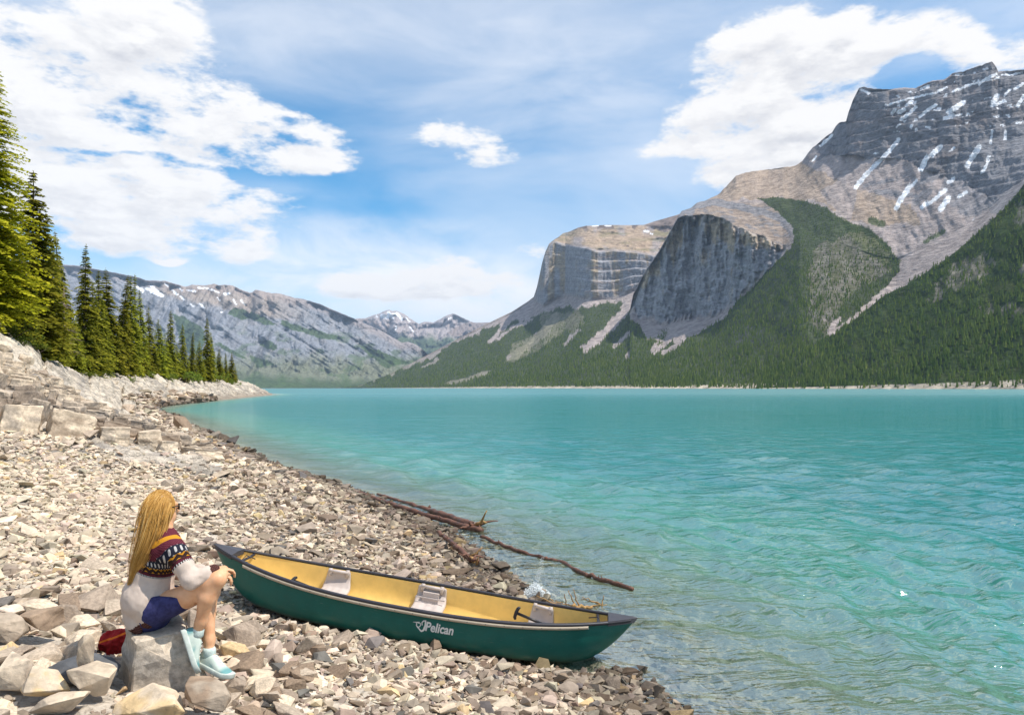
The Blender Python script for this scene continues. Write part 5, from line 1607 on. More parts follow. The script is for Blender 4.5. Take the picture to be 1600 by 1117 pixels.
# ================================================================== person seated on the boulder
class Field:
    """signed distance field on a grid, meshed by surface nets"""
    def __init__(self, lo, hi, h):
        self.lo = np.array(lo, float); self.h = h
        self.n = np.ceil((np.array(hi) - self.lo) / h).astype(int) + 1
        self.d = np.full(self.n, 1e3, np.float32)
    def _sub(self, lo, hi):
        i0 = np.clip(np.floor((np.array(lo) - self.lo) / self.h).astype(int), 0, self.n - 1)
        i1 = np.clip(np.ceil((np.array(hi) - self.lo) / self.h).astype(int) + 1, 1, self.n)
        ax = [self.lo[k] + self.h * np.arange(i0[k], i1[k]) for k in range(3)]
        sl = tuple(slice(i0[k], i1[k]) for k in range(3))
        return sl, np.meshgrid(*ax, indexing='ij')
    def _join(self, sl, d, k, sub=False):
        cur = self.d[sl]
        if sub:
            self.d[sl] = np.maximum(cur, -d); return
        if k <= 0:
            self.d[sl] = np.minimum(cur, d); return
        hh = np.clip(.5 + .5 * (cur - d) / k, 0, 1)
        self.d[sl] = cur * (1 - hh) + d * hh - k * hh * (1 - hh)
    def cone(self, a, b, r1, r2, k=.02, sub=False):
        a = np.array(a, float); b = np.array(b, float); m = max(r1, r2) + k * 2 + self.h * 3
        sl, (x, y, z) = self._sub(np.minimum(a, b) - m, np.maximum(a, b) + m)
        ba = b - a; L2 = ba @ ba + 1e-12
        t = np.clip(((x - a[0]) * ba[0] + (y - a[1]) * ba[1] + (z - a[2]) * ba[2]) / L2, 0, 1)
        d = np.sqrt((x - a[0] - t * ba[0]) ** 2 + (y - a[1] - t * ba[1]) ** 2 + (z - a[2] - t * ba[2]) ** 2) - (r1 + (r2 - r1) * t)
        self._join(sl, d, k, sub); return self
    def chain(self, pts, rs, k=.02):
        for i in range(len(pts) - 1): self.cone(pts[i], pts[i + 1], rs[i], rs[i + 1], k)
        return self
    def ell(self, c, r, R=None, k=.02, sub=False):
        c = np.array(c, float); r = np.array(r, float); m = r.max() + 2 * k + self.h * 3
        sl, (x, y, z) = self._sub(c - m, c + m)
        q = np.stack([x - c[0], y - c[1], z - c[2]], -1)
        if R is not None: q = q @ np.array(R)          # columns of R are the ellipsoid axes
        k0 = np.linalg.norm(q / r, axis=-1); k1 = np.linalg.norm(q / (r * r), axis=-1) + 1e-9
        self._join(sl, k0 * (k0 - 1) / k1, k, sub); return self
    def cut(self, p, n):
        """remove everything on the side n points to"""
        sl, (x, y, z) = self._sub(self.lo, self.lo + self.h * self.n)
        p = np.array(p); n = np.array(n, float) / np.linalg.norm(n)
        self.d = np.maximum(self.d, ((x - p[0]) * n[0] + (y - p[1]) * n[1] + (z - p[2]) * n[2])[tuple(slice(0, m) for m in self.n)]).astype(np.float32)
        return self
    def pts(self):
        sl, g = self._sub(self.lo, self.lo + self.h * self.n)
        return np.stack(g, -1)
    def add(self, f):
        self.d = self.d + f.astype(np.float32); return self
    def mesh(self):
        d = self.d; nx, ny, nz = d.shape
        s = d < 0
        c = np.zeros((nx - 1, ny - 1, nz - 1), np.int8)
        for i in (0, 1):
            for j in (0, 1):
                for k in (0, 1): c += s[i:nx - 1 + i, j:ny - 1 + j, k:nz - 1 + k]
        act = (c > 0) & (c < 8)
        idx = np.full(act.shape, -1, np.int64); ii = np.argwhere(act); idx[act] = np.arange(len(ii))
        acc = np.zeros((len(ii), 3)); cnt = np.zeros(len(ii))
        corners = [(i, j, k) for i in (0, 1) for j in (0, 1) for k in (0, 1)]
        for a in corners:
            for ax in range(3):
                if a[ax]: continue
                b = list(a); b[ax] = 1
                da = d[ii[:, 0] + a[0], ii[:, 1] + a[1], ii[:, 2] + a[2]]; db = d[ii[:, 0] + b[0], ii[:, 1] + b[1], ii[:, 2] + b[2]]
                m = (da < 0) != (db < 0)
                t = np.where(m, da / (da - db + 1e-12), 0)
                p = np.array(a, float)[None].repeat(len(ii), 0); p[:, ax] = t
                acc[m] += p[m]; cnt[m] += 1
        V = self.lo + self.h * (ii + acc / cnt[:, None])
        faces = []
        for ax in range(3):
            o = [(1, 2), (2, 0), (0, 1)][ax]
            sh = [slice(None)] * 3; sh2 = [slice(None)] * 3
            sh[ax] = slice(0, -1); sh2[ax] = slice(1, None)
            s0 = s[tuple(sh)]; s1 = s[tuple(sh2)]
            e = np.argwhere(s0 != s1)
            e = e[(e[:, o[0]] > 0) & (e[:, o[1]] > 0) & (e[:, o[0]] < self.n[o[0]] - 1) & (e[:, o[1]] < self.n[o[1]] - 1)]
            def at_(du, dv):
                q = e.copy(); q[:, o[0]] += du; q[:, o[1]] += dv
                return idx[q[:, 0], q[:, 1], q[:, 2]]
            quad = np.stack([at_(-1, -1), at_(0, -1), at_(0, 0), at_(-1, 0)], 1)
            flip = ~s0[e[:, 0], e[:, 1], e[:, 2]]
            quad[flip] = quad[flip][:, ::-1]
            faces.append(quad)
        return V, np.concatenate(faces)

def smooth_mesh(V, Fq, it=2, lam=.5):
    e = np.concatenate([Fq[:, [0, 1]], Fq[:, [1, 2]], Fq[:, [2, 3]], Fq[:, [3, 0]]]); e = np.concatenate([e, e[:, ::-1]])
    for _ in range(it):
        s = np.zeros_like(V); n = np.zeros(len(V))
        np.add.at(s, e[:, 0], V[e[:, 1]]); np.add.at(n, e[:, 0], 1)
        V = V + lam * (s / np.maximum(n, 1)[:, None] - V)
    return V

def vn(v): v = np.array(v, float); return v / (np.linalg.norm(v) + 1e-12)
def A(x, y, d): return np.array(at(x, y, d))

def build_person():
    D0 = 5.10
    root = empty('person', tuple(at(262, 1055, 5.05)), 'person with long blonde hair in patterned cream sweater and navy shorts, seated on boulder', 'person')
    base = np.array(root.location)
    def put(name, V, Fq, mat, parent, label=None, smooth=True):
        me = make_mesh(name, V - base, Fq, mat, smooth)
        return link(name, me, parent, label), me
    # ---- joints
    fwd = vn((.88, .47, 0)); rgt = vn((.47, -.88, 0)); up = np.array([0, 0, 1.0])
    pelvis = A(238, 945, 5.10)
    neck = A(257, 833, 5.10)
    chest = A(243, 885, 5.12)
    shR = A(271, 860, 4.985); shL = neck + (neck - shR) * np.array([1, 1, 0]) * .95 + np.array([0, 0, shR[2] - neck[2]])
    elR = A(299, 905, 4.93); wrR = A(337, 891, 5.01)
    hipR = pelvis + rgt * .085 + fwd * .03; hipL = pelvis - rgt * .085 + fwd * .03
    knR = A(339, 906, 4.98); anR = A(306, 992, 4.98)
    knL = A(330, 925, 5.16); anL = A(326, 1024, 5.06)
    hd = A(255, 794, 5.12)                      # skull centre
    hf = vn((.66, .75, -.05)); hr = vn(np.cross(hf, up)); hu = np.cross(hr, hf)
    # ---- body
    f = Field((-2.85, 4.60, .50), (-1.85, 5.55, 1.95), .0085)
    f.chain([pelvis - up * .03, pelvis + up * .12, chest, neck - up * .07], [.135, .115, .118, .09], .05)
    f.chain([neck - up * .05, neck + up * .03, hd - hu * .03 - hf * .01], [.062, .050, .054], .03)
    f.ell(hd + hu * .01 - hf * .012, (.092, .075, .105), np.column_stack([hf, hr, hu]), .02)
    f.ell(hd - hu * .055 + hf * .03, (.062, .056, .062), np.column_stack([hf, hr, hu]), .03)      # jaw
    f.cone(hd + hf * .080 + hu * .012, hd + hf * .104 - hu * .024, .008, .013, .012)                 # nose
    f.cone(hd + hf * .082 - hu * .055 - hr * .02, hd + hf * .082 - hu * .055 + hr * .02, .009, .009, .008)   # lips
    f.cone(hd + hf * .074 + hu * .03 - hr * .035, hd + hf * .074 + hu * .03 + hr * .035, .014, .014, .015)   # brow
    for sg in (-1, 1):
        f.ell(hd + hf * .084 + hu * .008 + hr * .032 * sg, (.013, .013, .011), None, .006)            # eyes
        f.ell(hd - hf * .005 + hr * .076 * sg - hu * .012, (.016, .010, .028), np.column_stack([hf, hr, hu]), .006)   # ears
    for sh, el, wr in ((shR, elR, wrR),):
        f.chain([neck - up * .06, sh, (sh + el) / 2, el, (el * .4 + wr * .6), wr], [.07, .056, .047, .040, .036, .026], .025)
    elL = shL + fwd * .16 - up * .20 + rgt * .02; wrL = A(336, 896, 5.12)
    f.chain([neck - up * .06, shL, (shL + elL) / 2, elL, elL * .4 + wrL * .6, wrL], [.07, .056, .047, .040, .036, .026], .025)
    # hands folded over the knee: palm, four fingers, thumb
    def hand(wr, dirv, down, side):
        dirv = vn(dirv); down = vn(down - dirv * (down @ dirv)); sd = np.cross(dirv, down) * side
        palm = wr + dirv * .055
        f.cone(wr, palm, .024, .030, .012)
        f.cone(palm - sd * .022, palm + sd * .024, .016, .015, .01)
        for q, (o, Ln) in enumerate(((-.030, .066), (-.010, .076), (.011, .072), (.031, .056))):
            k0 = palm + sd * o + dirv * .022
            k1 = k0 + dirv * Ln * .45 + down * Ln * .12; k2 = k1 + dirv * Ln * .22 + down * Ln * .32; k3 = k2 + down * Ln * .34
            f.chain([k0, k1, k2, k3], [.0098, .0090, .0085, .0078], .004)
        t0 = wr + dirv * .02 - sd * .026
        f.chain([t0, t0 + dirv * .035 - sd * .022 + down * .01, t0 + dirv * .062 - sd * .022 + down * .026], [.013, .011, .0085], .005)
    hand(wrR, np.array([.8, .62, -.05]), np.array([.15, .1, -1.0]), 1)
    hand(wrL, np.array([.75, .35, -.25]), np.array([.1, .1, -1.0]), -1)
    for hp, kn, an in ((hipR, knR, anR), (hipL, knL, anL)):
        mid = (hp + kn) / 2 - up * .012
        calf = kn * .68 + an * .32 - fwd * .022
        low = kn * .25 + an * .75
        f.chain([hp, mid, kn - (kn - hp) * .14, kn], [.093, .077, .059, .055], .03)
        f.chain([kn, calf, low, an], [.052, .055, .037, .032], .025)
        f.ell(kn + fwd * .010 + up * .008, (.046, .046, .042), None, .03)
    # feet inside the shoes
    fdR = vn(np.array(A(318, 1046, 4.97)) - np.array(A(300, 988, 4.99))); fdL = vn(np.array(A(357, 1056, 5.0)) - np.array(A(317, 1036, 5.08)))
    for an, fd in ((anR, fdR), (anL, fdL)):
        f.chain([an, an + fd * .05], [.032, .024], .02)
    V, Fq = f.mesh(); V = smooth_mesh(V, Fq, 2)
    m, T, out = new_mat('skin')
    tc = T.n('ShaderNodeTexCoord').outputs['Object']
    n = T.noise(tc, 14, 4, .6)
    c = T.mix(T.rng(n, .3, .7), (.63, .325, .17), (.74, .42, .24))
    b = principled(T, out, c, .48, .4, T.bump(T.noise(tc, 220, 2, .5), .05, .002))
    T.put(b.inputs['Subsurface Weight'], .12); T.put(b.inputs['Subsurface Radius'], (.02, .008, .004)); T.put(b.inputs['Subsurface Scale'], .3)
    body, _ = put('body', V, Fq, m, root)

    # ---- sweater
    g = Field((-2.85, 4.60, .80), (-1.85, 5.55, 1.72), .0085)
    wa = pelvis + up * .02
    g.chain([pelvis - up * .045 - fwd * .02, pelvis + up * .07 - fwd * .02, chest - fwd * .012, neck - up * .085], [.160, .150, .142, .108], .05)
    g.ell(pelvis + up * .05 - fwd * .06, (.125, .165, .11), np.column_stack([fwd, rgt, up]), .06)       # loose folds over the seat
    g.ell((shR + shL) / 2 - up * .02 - fwd * .01, (.10, .19, .085), np.column_stack([fwd, rgt, up]), .05)
    g.chain([neck - up * .07, neck - up * .012], [.098, .070], .02)
    for sh in (shR, shL): g.chain([neck - up * .055, neck * .5 + sh * .5 - up * .03, sh], [.092, .088, .082], .03)
    for sh, el, wr, rr in ((shR, elR, wrR, 1.0), (shL, elL, wrL, 1.0)):
        g.chain([sh, (sh + el) / 2, el - up * .006, el * .45 + wr * .55 - up * .006, wr * .93 + el * .07], [.076, .066, .061, .053, .040], .03)
    # keep the hem and the neck open
    hem_n = vn(fwd * .55 - up * .84)
    hem_p = pelvis - up * .055 + fwd * .065
    g.cut(hem_p, hem_n)
    P = g.pts(); shp = P.shape[:3]; Pf = P.reshape(-1, 3)
    near = np.abs(g.d.reshape(-1)) < .05
    fold = np.zeros(len(Pf))
    Q = Pf[near]
    fold[near] = .010 * np.sin((Q[:, 2] * 26 + Q[:, 0] * 22 + 9 * fbm3(Q, 5, 2, 3))) * sstep(1.12, .98, Q[:, 2]) + .016 * fbm3(Q, 13, 3, 5) + .012 * fbm3(Q, 28, 2, 6)
    g.add(fold.reshape(shp))
    V, Fq = g.mesh(); V = smooth_mesh(V, Fq, 1)
    m, T, out = new_mat('knit')
    tc = T.n('ShaderNodeTexCoord').outputs['Object']
    u = T.attr('yoke', 2); a = T.attr('turn', 2); hem = T.attr('hem', 2)
    knit = T.n('ShaderNodeTexWave', wave_type='BANDS', bands_direction='Z'); T.put(knit.inputs['Vector'], tc); T.put(knit.inputs['Scale'], 55.0); T.put(knit.inputs['Distortion'], 2.0)
    cream = T.mix(T.noise(tc, 30, 4, .6), (.50, .405, .34), (.63, .53, .455))
    maroon, dark, must, navy, white = (.085, .016, .026), (.030, .016, .013), (.46, .20, .015), (.020, .022, .035), (.50, .48, .46)
    chk = T.m('GREATER_THAN', T.m('MULTIPLY', T.m('SINE', T.m('MULTIPLY', a, 84)), T.m('SINE', T.m('MULTIPLY', u, 470))), 0.15)
    zig = T.m('ABSOLUTE', T.m('SUBTRACT', T.m('FRACT', T.m('MULTIPLY', a, 5.0)), .5))
    zz = T.m('LESS_THAN', T.m('ABSOLUTE', T.m('SUBTRACT', T.m('FRACT', T.m('ADD', T.m('MULTIPLY', u, 34), zig)), .5)), .15)
    flake = T.m('GREATER_THAN', T.m('MULTIPLY', T.m('SINE', T.m('MULTIPLY', a, 46)), T.m('COSINE', T.m('MULTIPLY', T.m('SUBTRACT', u, .2205), 110))), 0.30)
    dash = T.m('GREATER_THAN', T.m('SINE', T.m('MULTIPLY', a, 150)), 0.0)
    def band(c_, lo, hi, colr):
        f_ = T.m('MULTIPLY', T.m('GREATER_THAN', u, lo), T.m('LESS_THAN', u, hi))
        return T.mix(f_, c_, colr)
    c = cream
    c = band(c, -1, .300, T.mix(dash, white, dark))
    c = band(c, -1, .290, T.mix(zz, maroon, dark))
    c = band(c, -1, .268, T.mix(zz, dark, must))
    c = band(c, -1, .240, T.mix(flake, navy, white))
    c = band(c, -1, .202, T.mix(chk, maroon, (.15, .035, .05)))
    c = band(c, -1, .150, T.mix(T.noise(tc, 90, 2, .5), (.42, .18, .012), (.60, .29, .03)))
    c = band(c, -1, .112, T.mix(chk, maroon, (.15, .035, .05)))
    c = T.mix(T.m('GREATER_THAN', hem, .5), c, T.mix(chk, (.06, .025, .022), (.11, .05, .04)))
    bh = T.m('ADD', T.m('MULTIPLY', knit.outputs[1], .5), T.noise(tc, 160, 3, .6))
    principled(T, out, c, .95, .1, T.bump(bh, .35, .004))
    sw, me = put('sweater', V, Fq, m, root, 'cream knitted sweater with maroon and mustard patterned yoke')
    rel = V - neck
    uu = np.sqrt((rel @ fwd) ** 2 + (rel @ rgt) ** 2 * .72 + (rel[:, 2] * .98) ** 2)
    # sleeves: run the yoke a little down the upper arm
    set_val(me, 'yoke', uu); set_val(me, 'turn', np.arctan2(rel @ rgt, -(rel @ fwd) + 1e-6) * .8 + rel[:, 2] * .6)
    hemv = ((V - hem_p) @ hem_n > -.055) & (V[:, 2] < pelvis[2] + .14)
    cuff = np.zeros(len(V), bool)
    for el, wr in ((elR, wrR), (elL, wrL)):
        ax = vn(wr - el); t = (V - el) @ ax; Ln = np.linalg.norm(wr - el); rad = np.linalg.norm((V - el) - t[:, None] * ax, axis=1)
        cuff |= (t > Ln * .80) & (rad < .09) & (t < Ln * 1.2)
    set_val(me, 'hem', (hemv | cuff).astype(float))

    # ---- shorts
    q = Field((-2.75, 4.60, .80), (-1.95, 5.55, 1.35), .0085)
    q.chain([pelvis - up * .045 - fwd * .015, pelvis + up * .06], [.148, .135], .04)
    for hp, kn in ((hipR, knR), (hipL, knL)):
        q.cone(hp - fwd * .02, hp + (kn - hp) * .34, .118, .103, .04)
    q.cut(pelvis + up * .10, up)
    Pq = q.pts().reshape(-1, 3); near = np.abs(q.d.reshape(-1)) < .04; fo = np.zeros(len(Pq)); fo[near] = .010 * fbm3(Pq[near], 16, 3, 9)
    q.add(fo.reshape(q.d.shape))
    for hp, kn in ((hipR, knR), (hipL, knL)):
        pass
    V, Fq = q.mesh()
    V = smooth_mesh(V, Fq, 1)
    mm = simple_mat('navy_cloth', (.040, .042, .125), .85, .15, .25, 30, .15)
    put('shorts', V, Fq, mm, root)

    # ---- shoes
    teal = (.36, .56, .53)
    msh, T, out = new_mat('shoe_mesh')
    tc = T.n('ShaderNodeTexCoord').outputs['Object']
    w = T.n('ShaderNodeTexVoronoi'); T.put(w.inputs['Vector'], tc); T.put(w.inputs['Scale'], 260.0)
    c = T.mix(T.noise(tc, 18, 3, .6), (.38, .47, .42), (.56, .61, .54))
    c = T.mix(T.attr('panel', 2), c, (.13, .30, .30))
    principled(T, out, c, .75, .25, T.bump(w.outputs[0], .3, .003))
    sole_m = simple_mat('shoe_sole', (.50, .55, .50), .6, .3, .15, 20)
    sock_m = simple_mat('sock', (.50, .58, .54), .95, .1, .1, 60, .2)
    lace_m = simple_mat('lace', (.74, .76, .72), .8, .1, .1, 60)
    def shoe_loft(an, fd, ft_up):
        fd = vn(fd); ft_up = vn(ft_up - fd * (ft_up @ fd)); sd = np.cross(ft_up, fd)
        org = an - fd * .062 - ft_up * .080
        P3 = lambda x, y, z: org + (fd * x + sd * y + ft_up * z) * 1.14
        st = [(.000, .020, .060), (.006, .028, .082), (.022, .035, .098), (.045, .038, .094), (.075, .039, .090), (.100, .040, .092), (.125, .041, .080), (.150, .043, .066), (.180, .046, .054), (.210, .045, .046), (.235, .038, .039), (.252, .026, .033), (.260, .012, .026)]
        n = 17; V = []
        for x, w, h in st:
            for a_ in np.linspace(0, np.pi, n):
                ca, sa = math.cos(a_), math.sin(a_)
                V.append(P3(x, w * np.sign(ca) * abs(ca) ** .75, .022 + (h - .022) * sa ** .7))
        m_ = len(st)
        fs = [(i * n + j, i * n + j + 1, (i + 1) * n + j + 1, (i + 1) * n + j) for i in range(m_ - 1) for j in range(n - 1)]
        V.append(P3(0, 0, .024)); V.append(P3(.26, 0, .024))
        fs += [(len(V) - 2, j + 1, j) for j in range(n - 1)] + [(len(V) - 1, (m_ - 1) * n + j, (m_ - 1) * n + j + 1) for j in range(n - 1)]
        b = MB(); b.add(np.array(V) - base, fs)
        me = b.mesh('shoe', msh); sh = link('shoe', me, root, 'pale mint green trainer')
        xs_ = (np.array(V) - org) @ fd; zs_ = (np.array(V) - org) @ ft_up
        set_val(me, 'panel', np.clip(sstep(.040, .028, xs_) * sstep(.085, .075, zs_) + sstep(.222, .236, xs_) + .7 * sstep(.115, .135, xs_) * sstep(.160, .145, xs_) * sstep(.060, .05, zs_), 0, 1))
        out_ = [(x, w * 1.08 + .002) for x, w, h in st]; out_[0] = (-.006, .022); out_[-1] = (.266, .016)
        ring = [(x, w) for x, w in out_] + [(x, -w) for x, w in out_[::-1]]
        k_ = len(ring); b = MB(); V = []
        for z0, gr_ in ((.0, .96), (.006, 1.02), (.024, 1.02), (.030, .97)):
            V += [P3(x, w * gr_, z0 + .010 * max(0, (x - .19) / .07) ** 2) for x, w in ring]
        b.add(np.array(V) - base, [(L_ * k_ + i, L_ * k_ + (i + 1) % k_, (L_ + 1) * k_ + (i + 1) % k_, (L_ + 1) * k_ + i) for L_ in range(3) for i in range(k_)] + [tuple(range(k_))[::-1], tuple(range(3 * k_, 4 * k_))])
        link('sole', b.mesh('sole', sole_m), sh)
        b = MB()
        for q_ in range(5):
            x = .108 + .018 * q_; h = np.interp(x, [q[0] for q in st], [q[2] for q in st]) + .003
            b.tube([P3(x - .006, -.026, h - .016) - base, P3(x, 0, h) - base, P3(x + .006, .026, h - .016) - base], .0038, 6)
        link('laces', b.mesh('laces', lace_m), sh)
        b = MB()
        b.tube([P3(.055, 0, .055) - base, an - ft_up * .012 - base, an + (ft_up + up) * .012 - base, an + (ft_up * .4 + up) * .028 - base, an + (ft_up * .3 + up) * .044 - base], [.030, .042, .045, .044, .039], 16)
        link('sock', b.mesh('sock', sock_m), root)
    shoe_loft(anR, fdR, fwd * .75 + up * .55 - rgt * .1)
    shoe_loft(anL, fdL, up + fwd * .25)

    # ---- hair: a soft under-layer and many strands
    hm, T, out = new_mat('blonde_hair')
    rn = T.attr('tone', 2)
    c = T.ramp(rn, [(0, (.27, .12, .022)), (.45, (.52, .27, .06)), (.8, (.68, .40, .115)), (1, (.80, .56, .24))])
    b = principled(T, out, c, .42, .4)
    T.put(b.inputs['Anisotropic'], .5)
    r = np.random.default_rng(12)
    h = Field((-2.85, 4.75, 1.10), (-2.1, 5.5, 2.0), .0085)
    h.ell(hd + hu * .018 - hf * .022, (.100, .088, .112), np.column_stack([hf, hr, hu]), .02)
    guide = [A(252, 800, 5.10), A(243, 830, 5.04), A(231, 857, 5.01), A(219, 880, 5.0), A(209, 905, 5.0)]
    gr = [.080, .066, .055, .040, .020]
    h.chain(guide, gr, .03)
    h.cone(hd + hf * .07 - hu * .05, hd + hf * .12 - hu * .01, .055, .065, .02, sub=True)
    V, Fq = h.mesh(); V = smooth_mesh(V, Fq, 2)
    hair, me = put('hair', V, Fq, hm, root, 'long straight blonde hair falling down the back')
    set_val(me, 'tone', np.clip(.32 + fbm3(V * np.array([1, 1, .12]), 60, 3, 4) * 1.4, 0, 1))
    Vs, Fs, Ts = [], [], []; n0 = 0
    gp = np.array(guide); gra = np.array(gr)
    gs = np.linspace(0, 1, len(gp))
    part_ax = hu
    for i in range(2400):
        # root on the skull, above and behind the face
        while True:
            d = vn(r.normal(size=3)); 
            lf = d @ hf; lu = d @ hu
            if lu > -.25 and (lf < .45 or lu > .72): break
        rt = hd + hu * .018 - hf * .022 + (d @ hf) * hf * .103 + (d @ hr) * hr * .091 + (d @ hu) * hu * .115
        off = vn(np.array([d @ hf * .4, d @ hr, 0])); ang = r.uniform(0, 2 * np.pi); rad_ = np.sqrt(r.uniform(.2, 1.0))
        # bundle cross-section position follows the side the root is on
        ex = vn(np.cross(vn(gp[-1] - gp[0]), fwd)); ey = np.cross(vn(gp[-1] - gp[0]), ex)
        w0 = rt - gp[0]; cx, cy = (w0 @ ex) / .1, (w0 @ ey) / .1
        loose = 1.5 if r.random() < .05 else 1.0
        cx, cy = np.clip(cx + r.normal(0, .24 * loose), -1.15 * loose, 1.15 * loose), np.clip(cy + r.normal(0, .24 * loose), -1.15 * loose, 1.15 * loose)
        ends = r.uniform(.72, 1.10)
        pts = [rt]
        drop = rt + (vn(np.array([d @ hf * 0, 0, 0]) - up * .4 - hf * .5 + d * .6)) * .045
        pts.append(drop)
        for q in np.linspace(.16, ends, 6):
            c0 = np.array([np.interp(q, gs, gp[:, k]) for k in range(3)])
            if q > 1: c0 = gp[-1] + (gp[-1] - gp[-2]) * (q - 1) * 4
            rr = np.interp(q, gs, gra) * 1.14
            pts.append(c0 + ex * cx * rr + ey * cy * rr + r.normal(0, .0012, 3))
        pts = np.array(pts)
        # smooth curve through the points
        s0 = np.linspace(0, len(pts) - 1, 15); cur = np.column_stack([np.interp(s0, np.arange(len(pts)), pts[:, k]) for k in range(3)])
        for _ in range(5): cur[1:-1] = .25 * cur[:-2] + .5 * cur[1:-1] + .25 * cur[2:]
        v, fq = tube(cur, np.linspace(.0020, .0008, 15) * r.uniform(.6, 1.2), 3, cap=False)
        Vs.append(v); Fs.append(np.array(fq) + n0); n0 += len(v); Ts.append(np.full(len(v), r.beta(2, 2)))
    V = np.concatenate(Vs)
    st, me = put('strands', V, np.concatenate(Fs), hm, hair)
    st['kind'] = 'stuff'
    set_val(me, 'tone', np.concatenate(Ts))
    # ---- sunglasses
    b = MB()
    bl = simple_mat('glasses_black', (.012, .010, .010), .2, .5)
    for sg in (-1, 1):
        c0 = hd + hf * .097 + hu * .010 + hr * .033 * sg - base
        ring = [c0 + hr * .027 * math.cos(t_) + hu * .021 * math.sin(t_) - hf * .010 * abs(math.cos(t_)) * (math.cos(t_) * sg > 0) for t_ in np.linspace(0, 2 * np.pi, 17)[:-1]]
        b.add(np.array(ring + [c0 + hf * .004]), [(i, (i + 1) % 16, 16) for i in range(16)])
        b.tube(ring + [ring[0]], .0028, 6)
        tip = c0 + hr * .027 * sg - hf * .010 + hu * .008
        b.tube([tip, hd - base + hr * .080 * sg + hf * .03 + hu * .016, hd - base + hr * .082 * sg - hf * .02 + hu * .006], .003, 6)
    b.tube([hd - base + hf * .103 + hu * .014 - hr * .008, hd - base + hf * .103 + hu * .014 + hr * .008], .003, 6)
    link('sunglasses', b.mesh('sunglasses', bl), root)
    return root
person = build_person()
KEEP.append((.93, 7.1, .34))

# ---------------------------------------------------------------- the boulders around the seat
def boulder(px, py, d, dims, rot, seed, col, label, cat='boulder', second=None, name='boulder', boxy=.8, npts=15, sink=.0, group=None, rough=.04):
    """px, py = middle of its foot in the photograph, d = its distance"""
    me = chunk(name, dims, seed, col, boxy=boxy, npts=npts, rough=rough, levels=3, bev=.045, second=second)
    zmin = min(v.co.z for v in me.vertices)
    o = link(name, me, None, label, cat, group)
    p = at(px, py, d)
    o.rotation_euler = rot
    o.location = (p.x, p.y, p.z - zmin * .93 - sink)
    KEEP.append((p.x, p.y, max(dims[0], dims[1]) * .40))
    return o
seat_rock = link('boulder', block_mesh(41, (.50, .42, .33), (.33, .29, .25), taper=.24, jit=.16), None, 'large grey and cream boulder used as a seat by the person', 'boulder')
_p = at(249, 1020, 5.08); seat_rock.location = _p; seat_rock.scale = (.245, .22, .225); seat_rock.rotation_euler = (.02, -.03, .55)
KEEP.append((_p.x, _p.y, .22))
boulder(135, 1056, 4.92, (.60, .36, .26), (.0, .20, -.15), 62, (.115, .12, .13), 'dark blue grey slab beside the seat boulder', second=(.20, .19, .18), boxy=.75)
boulder(143, 1084, 4.62, (.31, .26, .23), (.05, .05, .2), 63, PALE * .85, 'squarish pale block in front of the dark slab', second=LGREY, boxy=.98, npts=22)
boulder(134, 1045, 4.75, (.15, .14, .26), (.1, -.2, .4), 64, PALE * .7, 'upright narrow pale wedge leaning on the dark slab', second=LGREY * .8, boxy=.6)
boulder(72, 1090, 4.55, (.30, .26, .20), (.2, .1, .6), 65, YEL, 'ochre tinted cream block near the left edge', second=PALE * .9)
boulder(22, 1072, 4.68, (.34, .30, .26), (-.1, .1, .1), 66, PALE * 1.05, 'bulky whitish block at the left edge', second=LGREY)
boulder(240, 1112, 4.55, (.56, .34, .22), (.22, .0, .05), 67, PALE, 'broad cream slab with an ochre patch below the seat boulder', second=YEL * 1.05)
boulder(85, 1122, 4.35, (.40, .30, .16), (.15, -.1, .3), 68, PALE * .95, 'flat pale slab at the bottom edge', second=LGREY)
boulder(12, 1000, 5.35, (.30, .28, .24), (.0, .2, .3), 69, LGREY * .9, 'plain grey block at the left edge above the whitish one', boxy=.9)
boulder(62, 985, 5.55, (.36, .28, .20), (.1, -.1, .1), 70, BROWN * 1.35, 'brown grey angular block behind the dark slab', boxy=.9)
boulder(325, 1112, 4.62, (.36, .28, .24), (.0, .15, .2), 71, BROWN * 1.2, 'brownish block at the bottom edge below the shoes', second=LGREY * .8)

def red_bag():
    c = A(184, 998, 5.33)
    f = Field(c - .28, c + .28, .008)
    f.ell(c, (.105, .08, .062), None, .0); f.ell(c + np.array([-.03, .02, -.05]), (.10, .08, .06), None, .04)
    P = f.pts(); Pf = P.reshape(-1, 3); near = np.abs(f.d.reshape(-1)) < .09; fo = np.zeros(len(Pf)); q = Pf[near]
    fo[near] = .045 * fbm3(q, 12, 3, 3) + .05 * np.abs(fbm3(q, 22, 2, 5)) * 2 - .012
    f.add(fo.reshape(f.d.shape))
    V, Fq = f.mesh()
    m, T, out = new_mat('red_cloth')
    tc = T.n('ShaderNodeTexCoord').outputs['Object']
    x, y, z = T.sep(tc)
    st = T.m('MULTIPLY', T.m('GREATER_THAN', T.m('ADD', z, T.m('MULTIPLY', x, -.35)), .022), T.m('LESS_THAN', T.m('ADD', z, T.m('MULTIPLY', x, -.35)), .036))
    principled(T, out, T.mix(st, T.mix(T.noise(tc, 20, 3, .6), (.26, .008, .010), (.42, .02, .018)), (.75, .16, .015)), .7, .2, T.bump(T.noise(tc, 120, 2, .5), .2, .002))
    o = link('backpack', make_mesh('backpack', V - c, Fq, m, True), None, 'crumpled red backpack with orange stripe tucked behind the seat boulder', 'backpack')
    o.location = c
red_bag()
scatter_stones()
ledge_blocks()
